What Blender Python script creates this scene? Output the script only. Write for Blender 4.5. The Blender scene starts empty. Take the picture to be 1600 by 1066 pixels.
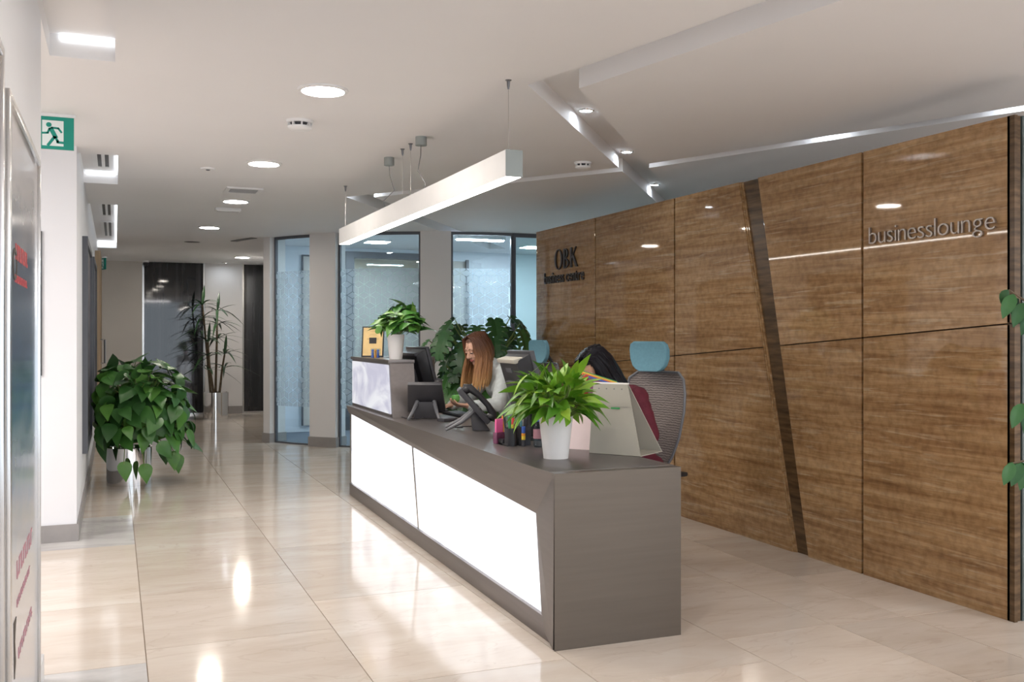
import bpy, bmesh, math, random
from mathutils import Vector as V, Matrix as M, Quaternion, noise
R = math.radians
S = bpy.context.scene
COL = S.collection
random.seed(7)

# ---------------------------------------------------------------- camera, world, exposure
YAW = math.atan(620/1500)
cd = bpy.data.cameras.new('camera'); cam = bpy.data.objects.new('camera', cd); COL.objects.link(cam)
cd.sensor_width = 36; cd.lens = 1500/1600*36; cd.shift_y = -8/1600; cd.clip_start = .05; cd.clip_end = 200
cam.location = (0, 0, 1.35); cam.rotation_euler = (R(90), 0, -YAW)
S.camera = cam
S.view_settings.view_transform = 'Standard'; S.view_settings.look = 'None'
S.view_settings.exposure = 0.70; S.view_settings.gamma = 1; S.view_settings.use_curve_mapping = False
w = bpy.data.worlds.new('daylight'); S.world = w; w.use_nodes = True
bgn = w.node_tree.nodes['Background']; bgn.inputs[0].default_value = (.80, .90, 1, 1); bgn.inputs[1].default_value = 1.5
def fill_lamp(loc, sx, sy, energy, col):      # unseen area lamps added overhead around the camera as fill light
    l = bpy.data.lights.new('lobby_fill_lamp', 'AREA'); l.shape = 'RECTANGLE'; l.size = sx; l.size_y = sy; l.energy = energy; l.color = col
    o = bpy.data.objects.new('lobby_fill_lamp', l); COL.objects.link(o); o.location = loc
for _p in ((1.2, -1.6), (3.6, -1.2), (5.4, .6), (-2.2, 1.6), (-2.2, 5.2)): fill_lamp((*_p, 2.58), 1.2, .6, 45, (1, .97, .97))
LAMP = dict(down=70, down_far=110, pendant=12, spot=60, cove=1.5, room=62, counter=1.15)
WARM = (1, .92, .82); COOL = (.82, .91, 1)

# ---------------------------------------------------------------- materials
MAT = {}
def newmat(name):
    m = bpy.data.materials.new(name); m.use_nodes = True; MAT[name] = m
    nt = m.node_tree; return m, nt, nt.nodes['Principled BSDF']
def N(nt, t, **kw):
    n = nt.nodes.new(t)
    for k, v in kw.items():
        if k.startswith('i_'):
            n.inputs[int(k[2:]) if k[2:].isdigit() else k[2:].replace('_', ' ')].default_value = v
        else: setattr(n, k, v)
    return n
def rgba(c): return (*c, 1) if len(c) == 3 else c
def ramp(nt, fac, stops):
    n = nt.nodes.new('ShaderNodeValToRGB'); e = n.color_ramp.elements
    while len(e) < len(stops): e.new(.5)
    for k, (p, c) in enumerate(stops): e[k].position = p; e[k].color = rgba(c)
    nt.links.new(fac, n.inputs[0]); return n.outputs[0]
def coords(nt, scale=(1, 1, 1), rot=(0, 0, 0), kind='Object'):
    tc = nt.nodes.new('ShaderNodeTexCoord'); mp = nt.nodes.new('ShaderNodeMapping')
    mp.inputs['Scale'].default_value = scale; mp.inputs['Rotation'].default_value = rot
    nt.links.new(tc.outputs[kind], mp.inputs[0]); return mp.outputs[0]
def mat(name, col, rough=.5, metal=0, var=.06, scale=8, spec=.5, bump=0, bscale=60, coat=0, stretch=(1, 1, 1)):
    """plain procedural surface: a colour with a little noise variation and optional fine relief"""
    m, nt, b = newmat(name)
    c = coords(nt, stretch)
    nz = N(nt, 'ShaderNodeTexNoise'); nz.inputs['Scale'].default_value = scale; nz.inputs['Detail'].default_value = 4
    nt.links.new(c, nz.inputs['Vector'])
    lo = tuple(max(0, x*(1-var)) for x in col); hi = tuple(min(1, x*(1+var)) for x in col)
    nt.links.new(ramp(nt, nz.outputs[0], [(.3, lo), (.7, hi)]), b.inputs['Base Color'])
    b.inputs['Roughness'].default_value = rough; b.inputs['Metallic'].default_value = metal
    b.inputs['Specular IOR Level'].default_value = spec; b.inputs['Coat Weight'].default_value = coat
    if bump:
        n2 = N(nt, 'ShaderNodeTexNoise'); n2.inputs['Scale'].default_value = bscale; nt.links.new(c, n2.inputs['Vector'])
        bp = N(nt, 'ShaderNodeBump'); bp.inputs['Strength'].default_value = bump; bp.inputs['Distance'].default_value = .01
        nt.links.new(n2.outputs[0], bp.inputs['Height']); nt.links.new(bp.outputs[0], b.inputs['Normal'])
    return m
def emit(name, col, strength):
    m, nt, b = newmat(name)
    b.inputs['Base Color'].default_value = (.8, .8, .8, 1)
    b.inputs['Emission Color'].default_value = rgba(col); b.inputs['Emission Strength'].default_value = strength
    return m
def glassmat(name, tint, refl=.08, rough=.0):
    m, nt, b = newmat(name); nt.nodes.remove(b)
    out = nt.nodes['Material Output']
    t = N(nt, 'ShaderNodeBsdfTransparent'); t.inputs[0].default_value = rgba(tint)
    g = N(nt, 'ShaderNodeBsdfGlossy'); g.inputs['Roughness'].default_value = rough; g.inputs[0].default_value = (.95, 1, 1, 1)
    lw = N(nt, 'ShaderNodeLayerWeight'); lw.inputs[0].default_value = .5
    pw = N(nt, 'ShaderNodeMath', operation='POWER', i_1=5.0); nt.links.new(lw.outputs['Facing'], pw.inputs[0])
    fr_ = N(nt, 'ShaderNodeMath', operation='MULTIPLY_ADD', i_1=.9, i_2=.035); nt.links.new(pw.outputs[0], fr_.inputs[0])
    mx = N(nt, 'ShaderNodeMixShader'); nt.links.new(fr_.outputs[0], mx.inputs[0])
    nt.links.new(t.outputs[0], mx.inputs[1]); nt.links.new(g.outputs[0], mx.inputs[2]); nt.links.new(mx.outputs[0], out.inputs[0])
    return m

mat('white_paint', (.80, .80, .82), .55, var=.015, scale=2)
mat('ceiling_paint', (.81, .80, .80), .65, var=.012, scale=1.5)
mat('beige_paint', (.62, .58, .53), .5, var=.02, scale=2)
mat('column_paint', (.74, .72, .71), .5, var=.015, scale=2)
mat('grey_base', (.30, .28, .27), .4, var=.06)
mat('blue_white', (.76, .80, .85), .45, var=.02, scale=2)
mat('steel', (.62, .61, .60), .22, 1, var=.05, scale=30, stretch=(1, 1, .1))
mat('chrome', (.80, .79, .78), .06, 1, var=.02)
mat('dark_metal', (.20, .20, .21), .35, .8, var=.06)
mat('frame_grey', (.10, .105, .12), .4, .2, var=.06)
mat('black_plastic', (.022, .022, .026), .38, var=.15)
mat('dark_plastic', (.045, .045, .052), .42, var=.12)
mat('grey_plastic', (.16, .165, .18), .4, var=.08)
mat('silver_plastic', (.50, .50, .51), .35, .3, var=.05)
mat('white_plastic', (.80, .80, .80), .4, var=.02)
mat('alu', (.30, .33, .32), .4, .3, var=.03)
mat('counter_metal', (.22, .20, .195), .34, .72, var=.05, scale=40, stretch=(1, .04, 1))
mat('counter_end', (.145, .120, .098), .38, .72, var=.05, scale=40, stretch=(.04, 1, 1))
mat('carpet_blue', (.12, .15, .19), .9, var=.15, scale=80)
mat('pot_white', (.80, .79, .78), .35, var=.02)
mat('soil', (.05, .035, .025), .95, var=.4, scale=60, bump=.6)
mat('stem_green', (.16, .24, .06), .5, var=.2, scale=20)
mat('stem_brown', (.12, .085, .05), .7, var=.3, scale=30, bump=.3)
mat('card_beige', (.40, .38, .325), .75, var=.03)
mat('paper_white', (.82, .80, .78), .7, var=.02)
mat('paper_pink', (.80, .66, .66), .6, var=.04)
mat('pink', (.95, .16, .42), .6, var=.03)
mat('plum', (.20, .055, .12), .45, var=.05)
mat('orange', (.85, .33, .03), .5, var=.04)
mat('yellow', (.90, .66, .05), .5, var=.04)
mat('red', (.65, .05, .04), .5, var=.04)
mat('green', (.05, .33, .10), .5, var=.06)
mat('blue', (.05, .13, .50), .5, var=.06)
mat('teal', (.10, .30, .33), .5, var=.06)
mat('sign_green', (.0, .27, .20), .45, var=.03)
mat('sign_white', (.80, .86, .84), .45, var=.02)
mat('gold_print', (.72, .52, .24), .35, .1, var=.08, scale=12)
mat('ink', (.06, .045, .03), .6, var=.1)
mat('ink_brown', (.26, .17, .07), .6, var=.1)
mat('ink_red', (.50, .06, .06), .6, var=.1)
mat('ink_rose', (.45, .22, .26), .6, var=.1)
mat('letter_dark', (.075, .065, .06), .35, .6, var=.05)
mat('letter_steel', (.42, .38, .35), .32, .85, var=.05)
mat('headrest_blue', (.145, .32, .40), .8, var=.06, scale=60, bump=.15, bscale=300)
mat('skin_fair', (.72, .43, .31), .5, var=.06, scale=12)
mat('skin_tan', (.60, .33, .21), .5, var=.06, scale=12)
mat('lips', (.50, .14, .13), .45, var=.08)
mat('cardigan', (.52, .56, .56), .9, var=.10, scale=35, bump=.25, bscale=120)
mat('burgundy', (.105, .008, .020), .8, var=.12, scale=30, bump=.2, bscale=120)
mat('trousers', (.03, .03, .04), .8, var=.15)
mat('black_cloth', (.02, .02, .022), .8, var=.15)
mat('apple_green', (.14, .42, .09), .35, var=.12, scale=25)
mat('wood_door', (.45, .33, .21), .5, var=.15, scale=4, stretch=(6, 6, .6))
mat('photo_dark', (.10, .09, .11), .3, var=.9, scale=7)
glassmat('clear_glass', (.88, .95, .97))
glassmat('green_glass', (.72, .84, .84))
glassmat('bottle_clear', (.80, .88, .95))
m, nt, b = newmat('dark_glass'); b.inputs['Base Color'].default_value = (.012, .013, .016, 1); b.inputs['Roughness'].default_value = .04; b.inputs['Specular IOR Level'].default_value = .7
nz = N(nt, 'ShaderNodeTexNoise'); nz.inputs['Scale'].default_value = 1.2
nt.links.new(coords(nt, (9, 1, .25)), nz.inputs['Vector']); nt.links.new(ramp(nt, nz.outputs[0], [(.4, (.01, .011, .013)), (.75, (.045, .045, .05))]), b.inputs['Base Color'])
emit('downlight_glow', WARM, LAMP['down']); emit('downlight_glow_far', WARM, LAMP['down_far'])
emit('pendant_glow', (1, .93, .85), LAMP['pendant']); emit('spot_glow', COOL, LAMP['spot'])
emit('cove_glow', (.90, .95, 1), LAMP['cove']); emit('room_glow', COOL, LAMP['room'])

# frosted privacy film
m, nt, b = newmat('frosted_film'); nt.nodes.remove(b); out = nt.nodes['Material Output']
d1 = N(nt, 'ShaderNodeBsdfDiffuse'); d1.inputs[0].default_value = (.50, .55, .58, 1)
d2 = N(nt, 'ShaderNodeBsdfTranslucent'); d2.inputs[0].default_value = (.50, .56, .60, 1)
t = N(nt, 'ShaderNodeBsdfTransparent'); t.inputs[0].default_value = (.9, .95, .97, 1)
m1 = N(nt, 'ShaderNodeMixShader', i_0=.5); m2 = N(nt, 'ShaderNodeMixShader', i_0=.40)
nt.links.new(d1.outputs[0], m1.inputs[1]); nt.links.new(d2.outputs[0], m1.inputs[2])
nt.links.new(m1.outputs[0], m2.inputs[1]); nt.links.new(t.outputs[0], m2.inputs[2]); nt.links.new(m2.outputs[0], out.inputs[0])

# backlit onyx panels of the counter
def onyx(name, strength, lo, p0, p1):
    m, nt, b = newmat(name)
    nz = N(nt, 'ShaderNodeTexNoise'); nz.inputs['Scale'].default_value = 2.6; nz.inputs['Detail'].default_value = 3; nz.inputs['Distortion'].default_value = 1.2
    nt.links.new(coords(nt, (1, .8, 1.5), (R(40), 0, 0)), nz.inputs['Vector'])
    c = ramp(nt, nz.outputs[0], [(p0, lo), (p1, (.93, .95, 1))])
    b.inputs['Base Color'].default_value = (.20, .21, .23, 1); b.inputs['Roughness'].default_value = .15
    nt.links.new(c, b.inputs['Emission Color']); b.inputs['Emission Strength'].default_value = strength
onyx('onyx_lit', LAMP['counter'], (.42, .46, .56), .30, .56)
onyx('onyx_soft', .46, (.56, .56, .72), .38, .60)

# polished cream marble (colour differs from slab to slab)
def marble(name, stops, vein, rough=.11):
    m, nt, b = newmat(name)
    oi = N(nt, 'ShaderNodeObjectInfo'); tc = N(nt, 'ShaderNodeTexCoord')
    ad = N(nt, 'ShaderNodeVectorMath', operation='MULTIPLY_ADD')
    cmb = N(nt, 'ShaderNodeCombineXYZ')
    for k in range(3): nt.links.new(oi.outputs['Random'], cmb.inputs[k])
    ad.inputs[1].default_value = (37, 53, 71); nt.links.new(cmb.outputs[0], ad.inputs[0]); nt.links.new(tc.outputs['Object'], ad.inputs[2])
    mp = N(nt, 'ShaderNodeMapping'); mp.inputs['Scale'].default_value = (.7, 2.2, 1); mp.inputs['Rotation'].default_value = (0, 0, R(8))
    nt.links.new(ad.outputs[0], mp.inputs[0])
    nz = N(nt, 'ShaderNodeTexNoise'); nz.inputs['Scale'].default_value = 2.2; nz.inputs['Detail'].default_value = 6; nz.inputs['Roughness'].default_value = .6; nz.inputs['Distortion'].default_value = .6
    nt.links.new(mp.outputs[0], nz.inputs['Vector'])
    base = ramp(nt, nz.outputs[0], stops)
    n2 = N(nt, 'ShaderNodeTexNoise'); n2.inputs['Scale'].default_value = 1.6; n2.inputs['Detail'].default_value = 8; n2.inputs['Distortion'].default_value = 1.5
    nt.links.new(mp.outputs[0], n2.inputs['Vector'])
    v = ramp(nt, n2.outputs[0], [(.485, (0, 0, 0)), (.5, (1, 1, 1)), (.515, (0, 0, 0))])
    mx = N(nt, 'ShaderNodeMix', data_type='RGBA'); mx.inputs['B'].default_value = rgba(vein)
    mm = N(nt, 'ShaderNodeMath', operation='MULTIPLY', i_1=.35); nt.links.new(v, mm.inputs[0])
    nt.links.new(mm.outputs[0], mx.inputs['Factor']); nt.links.new(base, mx.inputs['A'])
    hs = N(nt, 'ShaderNodeHueSaturation'); mr = N(nt, 'ShaderNodeMapRange'); mr.inputs['To Min'].default_value = .90; mr.inputs['To Max'].default_value = 1.05
    nt.links.new(oi.outputs['Random'], mr.inputs['Value']); nt.links.new(mr.outputs[0], hs.inputs['Value']); nt.links.new(mx.outputs['Result'], hs.inputs['Color'])
    nt.links.new(hs.outputs[0], b.inputs['Base Color']); b.inputs['Roughness'].default_value = rough; b.inputs['Specular IOR Level'].default_value = .48
marble('marble_cream', [(.3, (.61, .52, .435)), (.55, (.68, .60, .52)), (.75, (.72, .66, .59))], (.52, .42, .34), .10)
marble('marble_grey', [(.3, (.50, .48, .47)), (.55, (.64, .62, .60)), (.75, (.70, .68, .66))], (.33, .31, .31))
mat('grout', (.32, .25, .19), .8)

# polished brown travertine, cut along the bed
m, nt, b = newmat('travertine')
oi = N(nt, 'ShaderNodeObjectInfo'); tc = N(nt, 'ShaderNodeTexCoord'); cmb = N(nt, 'ShaderNodeCombineXYZ')
nt.links.new(oi.outputs['Random'], cmb.inputs[1]); nt.links.new(oi.outputs['Random'], cmb.inputs[2])
ad = N(nt, 'ShaderNodeVectorMath', operation='MULTIPLY_ADD'); ad.inputs[1].default_value = (0, 31, 17)
nt.links.new(cmb.outputs[0], ad.inputs[0]); nt.links.new(tc.outputs['Object'], ad.inputs[2])
mp = N(nt, 'ShaderNodeMapping'); mp.inputs['Scale'].default_value = (.6, .6, 12); mp.inputs['Rotation'].default_value = (R(2), 0, 0); nt.links.new(ad.outputs[0], mp.inputs[0])
n1 = N(nt, 'ShaderNodeTexNoise'); n1.inputs['Scale'].default_value = 2.0; n1.inputs['Detail'].default_value = 9; n1.inputs['Roughness'].default_value = .66; n1.inputs['Distortion'].default_value = .5
nt.links.new(mp.outputs[0], n1.inputs['Vector'])
cA = ramp(nt, n1.outputs[0], [(.24, (.19, .098, .040)), (.40, (.30, .168, .076)), (.52, (.39, .232, .110)), (.64, (.48, .305, .158)), (.82, (.62, .44, .27))])
mp2 = N(nt, 'ShaderNodeMapping'); mp2.inputs['Scale'].default_value = (1.6, 1.6, 30); nt.links.new(ad.outputs[0], mp2.inputs[0])
n2 = N(nt, 'ShaderNodeTexNoise'); n2.inputs['Scale'].default_value = 1.7; n2.inputs['Detail'].default_value = 6; n2.inputs['Distortion'].default_value = .8; nt.links.new(mp2.outputs[0], n2.inputs['Vector'])
st = ramp(nt, n2.outputs[0], [(.57, (0, 0, 0)), (.70, (.8, .8, .8))])
mx = N(nt, 'ShaderNodeMix', data_type='RGBA'); mx.inputs['B'].default_value = (.50, .36, .22, 1); nt.links.new(st, mx.inputs['Factor']); nt.links.new(cA, mx.inputs['A'])
n3 = N(nt, 'ShaderNodeTexNoise'); n3.inputs['Scale'].default_value = 26; n3.inputs['Detail'].default_value = 5; nt.links.new(ad.outputs[0], n3.inputs['Vector'])
sp = ramp(nt, n3.outputs[0], [(.35, (.72, .72, .72)), (.6, (1.0, 1.0, 1.0))])
m2 = N(nt, 'ShaderNodeMix', data_type='RGBA', blend_type='MULTIPLY'); m2.inputs['Factor'].default_value = .8; nt.links.new(mx.outputs['Result'], m2.inputs['A']); nt.links.new(sp, m2.inputs['B'])
nt.links.new(m2.outputs['Result'], b.inputs['Base Color']); b.inputs['Roughness'].default_value = .035; b.inputs['Specular IOR Level'].default_value = .55
mat('travertine_dark', (.10, .058, .026), .25, var=.5, scale=4, stretch=(1, 1, 10))
mat('end_slate', (.10, .125, .125), .12, var=.25, scale=6)
mat('joint_brown', (.035, .016, .006), .5, var=.2)

# leaves: tone differs from leaf to leaf
def leafmat(name, a, bcol, c, rough=.38, trans=.25):
    m, nt, b = newmat(name)
    oi = N(nt, 'ShaderNodeObjectInfo'); nz = N(nt, 'ShaderNodeTexNoise'); nz.inputs['Scale'].default_value = 14; nt.links.new(coords(nt), nz.inputs['Vector'])
    ma = N(nt, 'ShaderNodeMath', operation='MULTIPLY_ADD'); ma.inputs[1].default_value = .35; nt.links.new(nz.outputs[0], ma.inputs[0])
    mb_ = N(nt, 'ShaderNodeMath', operation='MULTIPLY'); mb_.inputs[1].default_value = .8; nt.links.new(oi.outputs['Random'], mb_.inputs[0]); nt.links.new(mb_.outputs[0], ma.inputs[2])
    nt.links.new(ramp(nt, ma.outputs[0], [(.1, a), (.55, bcol), (1, c)]), b.inputs['Base Color'])
    b.inputs['Roughness'].default_value = rough
    b.inputs['Subsurface Weight'].default_value = 0
leafmat('leaf_pothos', (.020, .075, .018), (.045, .15, .028), (.10, .26, .04))
leafmat('leaf_dark', (.008, .030, .012), (.016, .055, .018), (.035, .095, .03))
leafmat('leaf_monstera', (.012, .055, .016), (.028, .105, .028), (.065, .19, .045))
leafmat('leaf_lily', (.05, .17, .012), (.14, .34, .022), (.33, .52, .05))
leafmat('leaf_anthurium', (.025, .10, .02), (.06, .20, .03), (.16, .32, .06))
leafmat('leaf_ficus', (.008, .045, .018), (.02, .09, .03), (.06, .18, .05))

# hair
def hairmat(name, stops, axis_scale, off):
    m, nt, b = newmat(name)
    tc = N(nt, 'ShaderNodeTexCoord'); sx = N(nt, 'ShaderNodeSeparateXYZ'); nt.links.new(tc.outputs['Object'], sx.inputs[0])
    nz = N(nt, 'ShaderNodeTexNoise'); nz.inputs['Scale'].default_value = 60; nt.links.new(coords(nt, (1, 1, .06)), nz.inputs['Vector'])
    ma = N(nt, 'ShaderNodeMath', operation='MULTIPLY_ADD'); ma.inputs[1].default_value = axis_scale; ma.inputs[2].default_value = off; nt.links.new(sx.outputs[2], ma.inputs[0])
    m3 = N(nt, 'ShaderNodeMath', operation='MULTIPLY_ADD'); m3.inputs[1].default_value = .35; nt.links.new(nz.outputs[0], m3.inputs[0]); nt.links.new(ma.outputs[0], m3.inputs[2])
    nt.links.new(ramp(nt, m3.outputs[0], stops), b.inputs['Base Color']); b.inputs['Roughness'].default_value = .33; b.inputs['Specular IOR Level'].default_value = .32
hairmat('hair_brown', [(.10, (.66, .38, .16)), (.42, (.38, .18, .075)), (.9, (.10, .042, .024))], 2.3, -2.25)
hairmat('hair_black', [(.2, (.004, .004, .006)), (.9, (.010, .009, .012))], 1, 0)
MAT['hair_black'].node_tree.nodes['Principled BSDF'].inputs['Specular IOR Level'].default_value = .16

# chair mesh fabric
m, nt, b = newmat('mesh_fabric')
wv = N(nt, 'ShaderNodeTexWave', bands_direction='Z'); wv.inputs['Scale'].default_value = 22; wv.inputs['Distortion'].default_value = 3.5; wv.inputs['Detail'].default_value = 2; wv.inputs['Detail Scale'].default_value = 2
nt.links.new(coords(nt), wv.inputs['Vector'])
nt.links.new(ramp(nt, wv.outputs[1], [(.2, (.16, .135, .125)), (.8, (.36, .31, .29))]), b.inputs['Base Color']); b.inputs['Roughness'].default_value = .7
b.inputs['Alpha'].default_value = .93

# printed poster (pale top, blue view in the middle, pale foot)
m, nt, b = newmat('poster_print')
tc = N(nt, 'ShaderNodeTexCoord'); sx = N(nt, 'ShaderNodeSeparateXYZ'); nt.links.new(tc.outputs['Object'], sx.inputs[0])
nz = N(nt, 'ShaderNodeTexNoise'); nz.inputs['Scale'].default_value = 5; nz.inputs['Detail'].default_value = 5; nt.links.new(coords(nt, (1, 1, 2)), nz.inputs['Vector'])
ma = N(nt, 'ShaderNodeMath', operation='MULTIPLY_ADD'); ma.inputs[1].default_value = .16; nt.links.new(nz.outputs[0], ma.inputs[0])
m3 = N(nt, 'ShaderNodeMath', operation='MULTIPLY_ADD'); m3.inputs[1].default_value = .5; m3.inputs[2].default_value = -.08; nt.links.new(sx.outputs[2], m3.inputs[0]); nt.links.new(m3.outputs[0], ma.inputs[2])
nt.links.new(ramp(nt, ma.outputs[0], [(.36, (.62, .62, .66)), (.48, (.48, .56, .68)), (.57, (.14, .25, .42)), (.68, (.09, .14, .21)), (.78, (.17, .22, .30)), (.89, (.58, .56, .58))]), b.inputs['Base Color'])
b.inputs['Roughness'].default_value = .12

# ---------------------------------------------------------------- mesh helpers
class MB:
    def __init__(s): s.v = []; s.f = []; s.mi = []; s.cur = 0
    def add(s, vs, fs):
        o = len(s.v); s.v += [tuple(p) for p in vs]
        for f in fs: s.f.append(tuple(i+o for i in f)); s.mi.append(s.cur)
        return s
    def box(s, x0, x1, y0, y1, z0, z1, mtx=None):
        vs = [V((x, y, z)) for z in (z0, z1) for y in (y0, y1) for x in (x0, x1)]
        if mtx: vs = [mtx @ p for p in vs]
        return s.add(vs, [(0, 2, 3, 1), (4, 5, 7, 6), (0, 1, 5, 4), (2, 6, 7, 3), (0, 4, 6, 2), (1, 3, 7, 5)])
    def hexa(s, a, b):          # two matching loops of points
        n = len(a)
        return s.add(list(a)+list(b), [tuple(range(n))[::-1], tuple(range(n, 2*n))]+[(i, (i+1) % n, n+(i+1) % n, n+i) for i in range(n)])
    def prism(s, poly, z0, z1, ax='z', mtx=None):
        def P(u, v, h): return V({'z': (u, v, h), 'x': (h, u, v), 'y': (u, h, v)}[ax])
        a = [P(u, v, z0) for u, v in poly]; b = [P(u, v, z1) for u, v in poly]
        if mtx: a = [mtx @ p for p in a]; b = [mtx @ p for p in b]
        return s.hexa(a, b)
    def lathe(s, prof, c=(0, 0, 0), n=28, mtx=None, caps=True):
        vs = []; m = len(prof)
        for r, z in prof:
            for k in range(n):
                a = 2*math.pi*k/n; vs.append(V((r*math.cos(a), r*math.sin(a), z)))
        vs = [(mtx @ p if mtx else p)+V(c) for p in vs]
        fs = [(i*n+k, i*n+(k+1) % n, (i+1)*n+(k+1) % n, (i+1)*n+k) for i in range(m-1) for k in range(n)]
        if caps: fs += [tuple(range(n))[::-1], tuple((m-1)*n+k for k in range(n))]
        return s.add(vs, fs)
    def cyl(s, c, r, z0, z1, n=24, mtx=None): return s.lathe([(r, z0), (r, z1)], c, n, mtx)
    def tube(s, pts, r, n=8, cap=True):
        pts = [V(p) for p in pts]; rs = r if isinstance(r, (list, tuple)) else [r]*len(pts)
        vs = []; up = None
        for i, p in enumerate(pts):
            t = (pts[min(i+1, len(pts)-1)]-pts[max(i-1, 0)]).normalized()
            if up is None: up = V((0, 0, 1)) if abs(t.z) < .9 else V((1, 0, 0))
            x = t.cross(up).normalized(); up = x.cross(t).normalized()
            for k in range(n):
                a = 2*math.pi*k/n; vs.append(p+(x*math.cos(a)+up*math.sin(a))*rs[i])
        m = len(pts)
        fs = [(i*n+k, i*n+(k+1) % n, (i+1)*n+(k+1) % n, (i+1)*n+k) for i in range(m-1) for k in range(n)]
        if cap: fs += [tuple(range(n))[::-1], tuple((m-1)*n+k for k in range(n))]
        return s.add(vs, fs)
    def ball(s, c, r, nu=20, nv=12, mtx=None):
        r = r if isinstance(r, (tuple, list)) else (r, r, r); vs = []
        for j in range(1, nv):
            b = math.pi*j/nv
            for k in range(nu):
                a = 2*math.pi*k/nu; vs.append(V((r[0]*math.sin(b)*math.cos(a), r[1]*math.sin(b)*math.sin(a), r[2]*math.cos(b))))
        vs += [V((0, 0, r[2])), V((0, 0, -r[2]))]
        vs = [(mtx @ p if mtx else p)+V(c) for p in vs]
        q = (nv-1)*nu
        fs = [(j*nu+k, (j+1)*nu+k, (j+1)*nu+(k+1) % nu, j*nu+(k+1) % nu) for j in range(nv-2) for k in range(nu)]
        fs += [(q, k, (k+1) % nu) for k in range(nu)] + [(q+1, (nv-2)*nu+(k+1) % nu, (nv-2)*nu+k) for k in range(nu)]
        return s.add(vs, fs)
    def capsule(s, a, b, ra, rb, n=14):
        a, b = V(a), V(b); d = (b-a).normalized(); pts = []; rs = []
        for k in range(5):
            t = math.pi/2*(1-k/4)+.02; pts.append(a-d*ra*math.sin(t)); rs.append(ra*math.cos(t) if k < 4 else ra)
        for k in range(5):
            t = math.pi/2*k/4-.0; pts.append(b+d*rb*math.sin(t)); rs.append(max(rb*math.cos(t), rb*.03))
        return s.tube(pts, rs, n)
    def mesh(s, name, smooth=True, bevel=0, ang=38, off=None):
        me = bpy.data.meshes.new(name)
        vs = s.v if off is None else [tuple(V(p)-off) for p in s.v]
        me.from_pydata(vs, [], s.f); me.polygons.foreach_set('material_index', s.mi)
        bm = bmesh.new(); bm.from_mesh(me)
        bmesh.ops.recalc_face_normals(bm, faces=bm.faces)
        if bevel:
            es = [e for e in bm.edges if len(e.link_faces) == 2 and e.calc_face_angle(0) > R(30)]
            bmesh.ops.bevel(bm, geom=es, offset=bevel, segments=2, profile=.6, affect='EDGES', clamp_overlap=True)
        for f in bm.faces: f.smooth = smooth
        if smooth:
            for e in bm.edges:
                if len(e.link_faces) == 2 and e.calc_face_angle(0) > R(ang): e.smooth = False
        bm.to_mesh(me); bm.free(); return me

def obj(name, data, mats, parent=None, world=True, label=None, **kw):
    """link one mesh object; with world=True its points are world points and are made local to the (unrotated) parent"""
    if isinstance(data, MB):
        off = None
        if parent is not None and world:
            off = V((0, 0, 0)); q = parent
            while q: off += q.location; q = q.parent
        data = data.mesh(name, off=off, **kw)
    o = bpy.data.objects.new(name, data); COL.objects.link(o)
    for m in (mats if isinstance(mats, (list, tuple)) else [mats]):
        if len(data.materials) < (len(mats) if isinstance(mats, (list, tuple)) else 1): data.materials.append(MAT[m])
    if parent: o.parent = parent
    if label: o['label'] = label
    return o
def tag(o, label, cat, group=None):
    o['label'] = label; o['category'] = cat
    if group: o['group'] = group
    return o
def thing(name, label, cat, loc=(0, 0, 0), rotz=0, group=None):
    o = bpy.data.objects.new(name, None); COL.objects.link(o); o.empty_display_size = .1
    o.location = loc; o.rotation_euler = (0, 0, rotz); return tag(o, label, cat, group)
def struct(name, data, mats, parent=None, **kw):
    o = obj(name, data, mats, parent, **kw)
    if parent is None: o['kind'] = 'structure'
    return o
def place(o, parent): o.parent = parent; return o
def dup(root, loc, rotz=None, label=None):
    r = root.copy(); COL.objects.link(r); r.location = loc
    if rotz is not None: r.rotation_euler = (0, 0, rotz)
    if label: r['label'] = label
    for ch in list(root.children):
        c = ch.copy(); COL.objects.link(c); c.parent = r
        for g in list(ch.children):
            d = g.copy(); COL.objects.link(d); d.parent = c
    return r
def frame_mtx(loc, fwd, up):
    """columns x = fwd, z ~ up"""
    x = V(fwd).normalized(); y = V(up).cross(x).normalized(); z = x.cross(y)
    m = M((x, y, z)).transposed().to_4x4(); m.translation = V(loc); return m
# ================================================================ SETTING
H = 2.6
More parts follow.
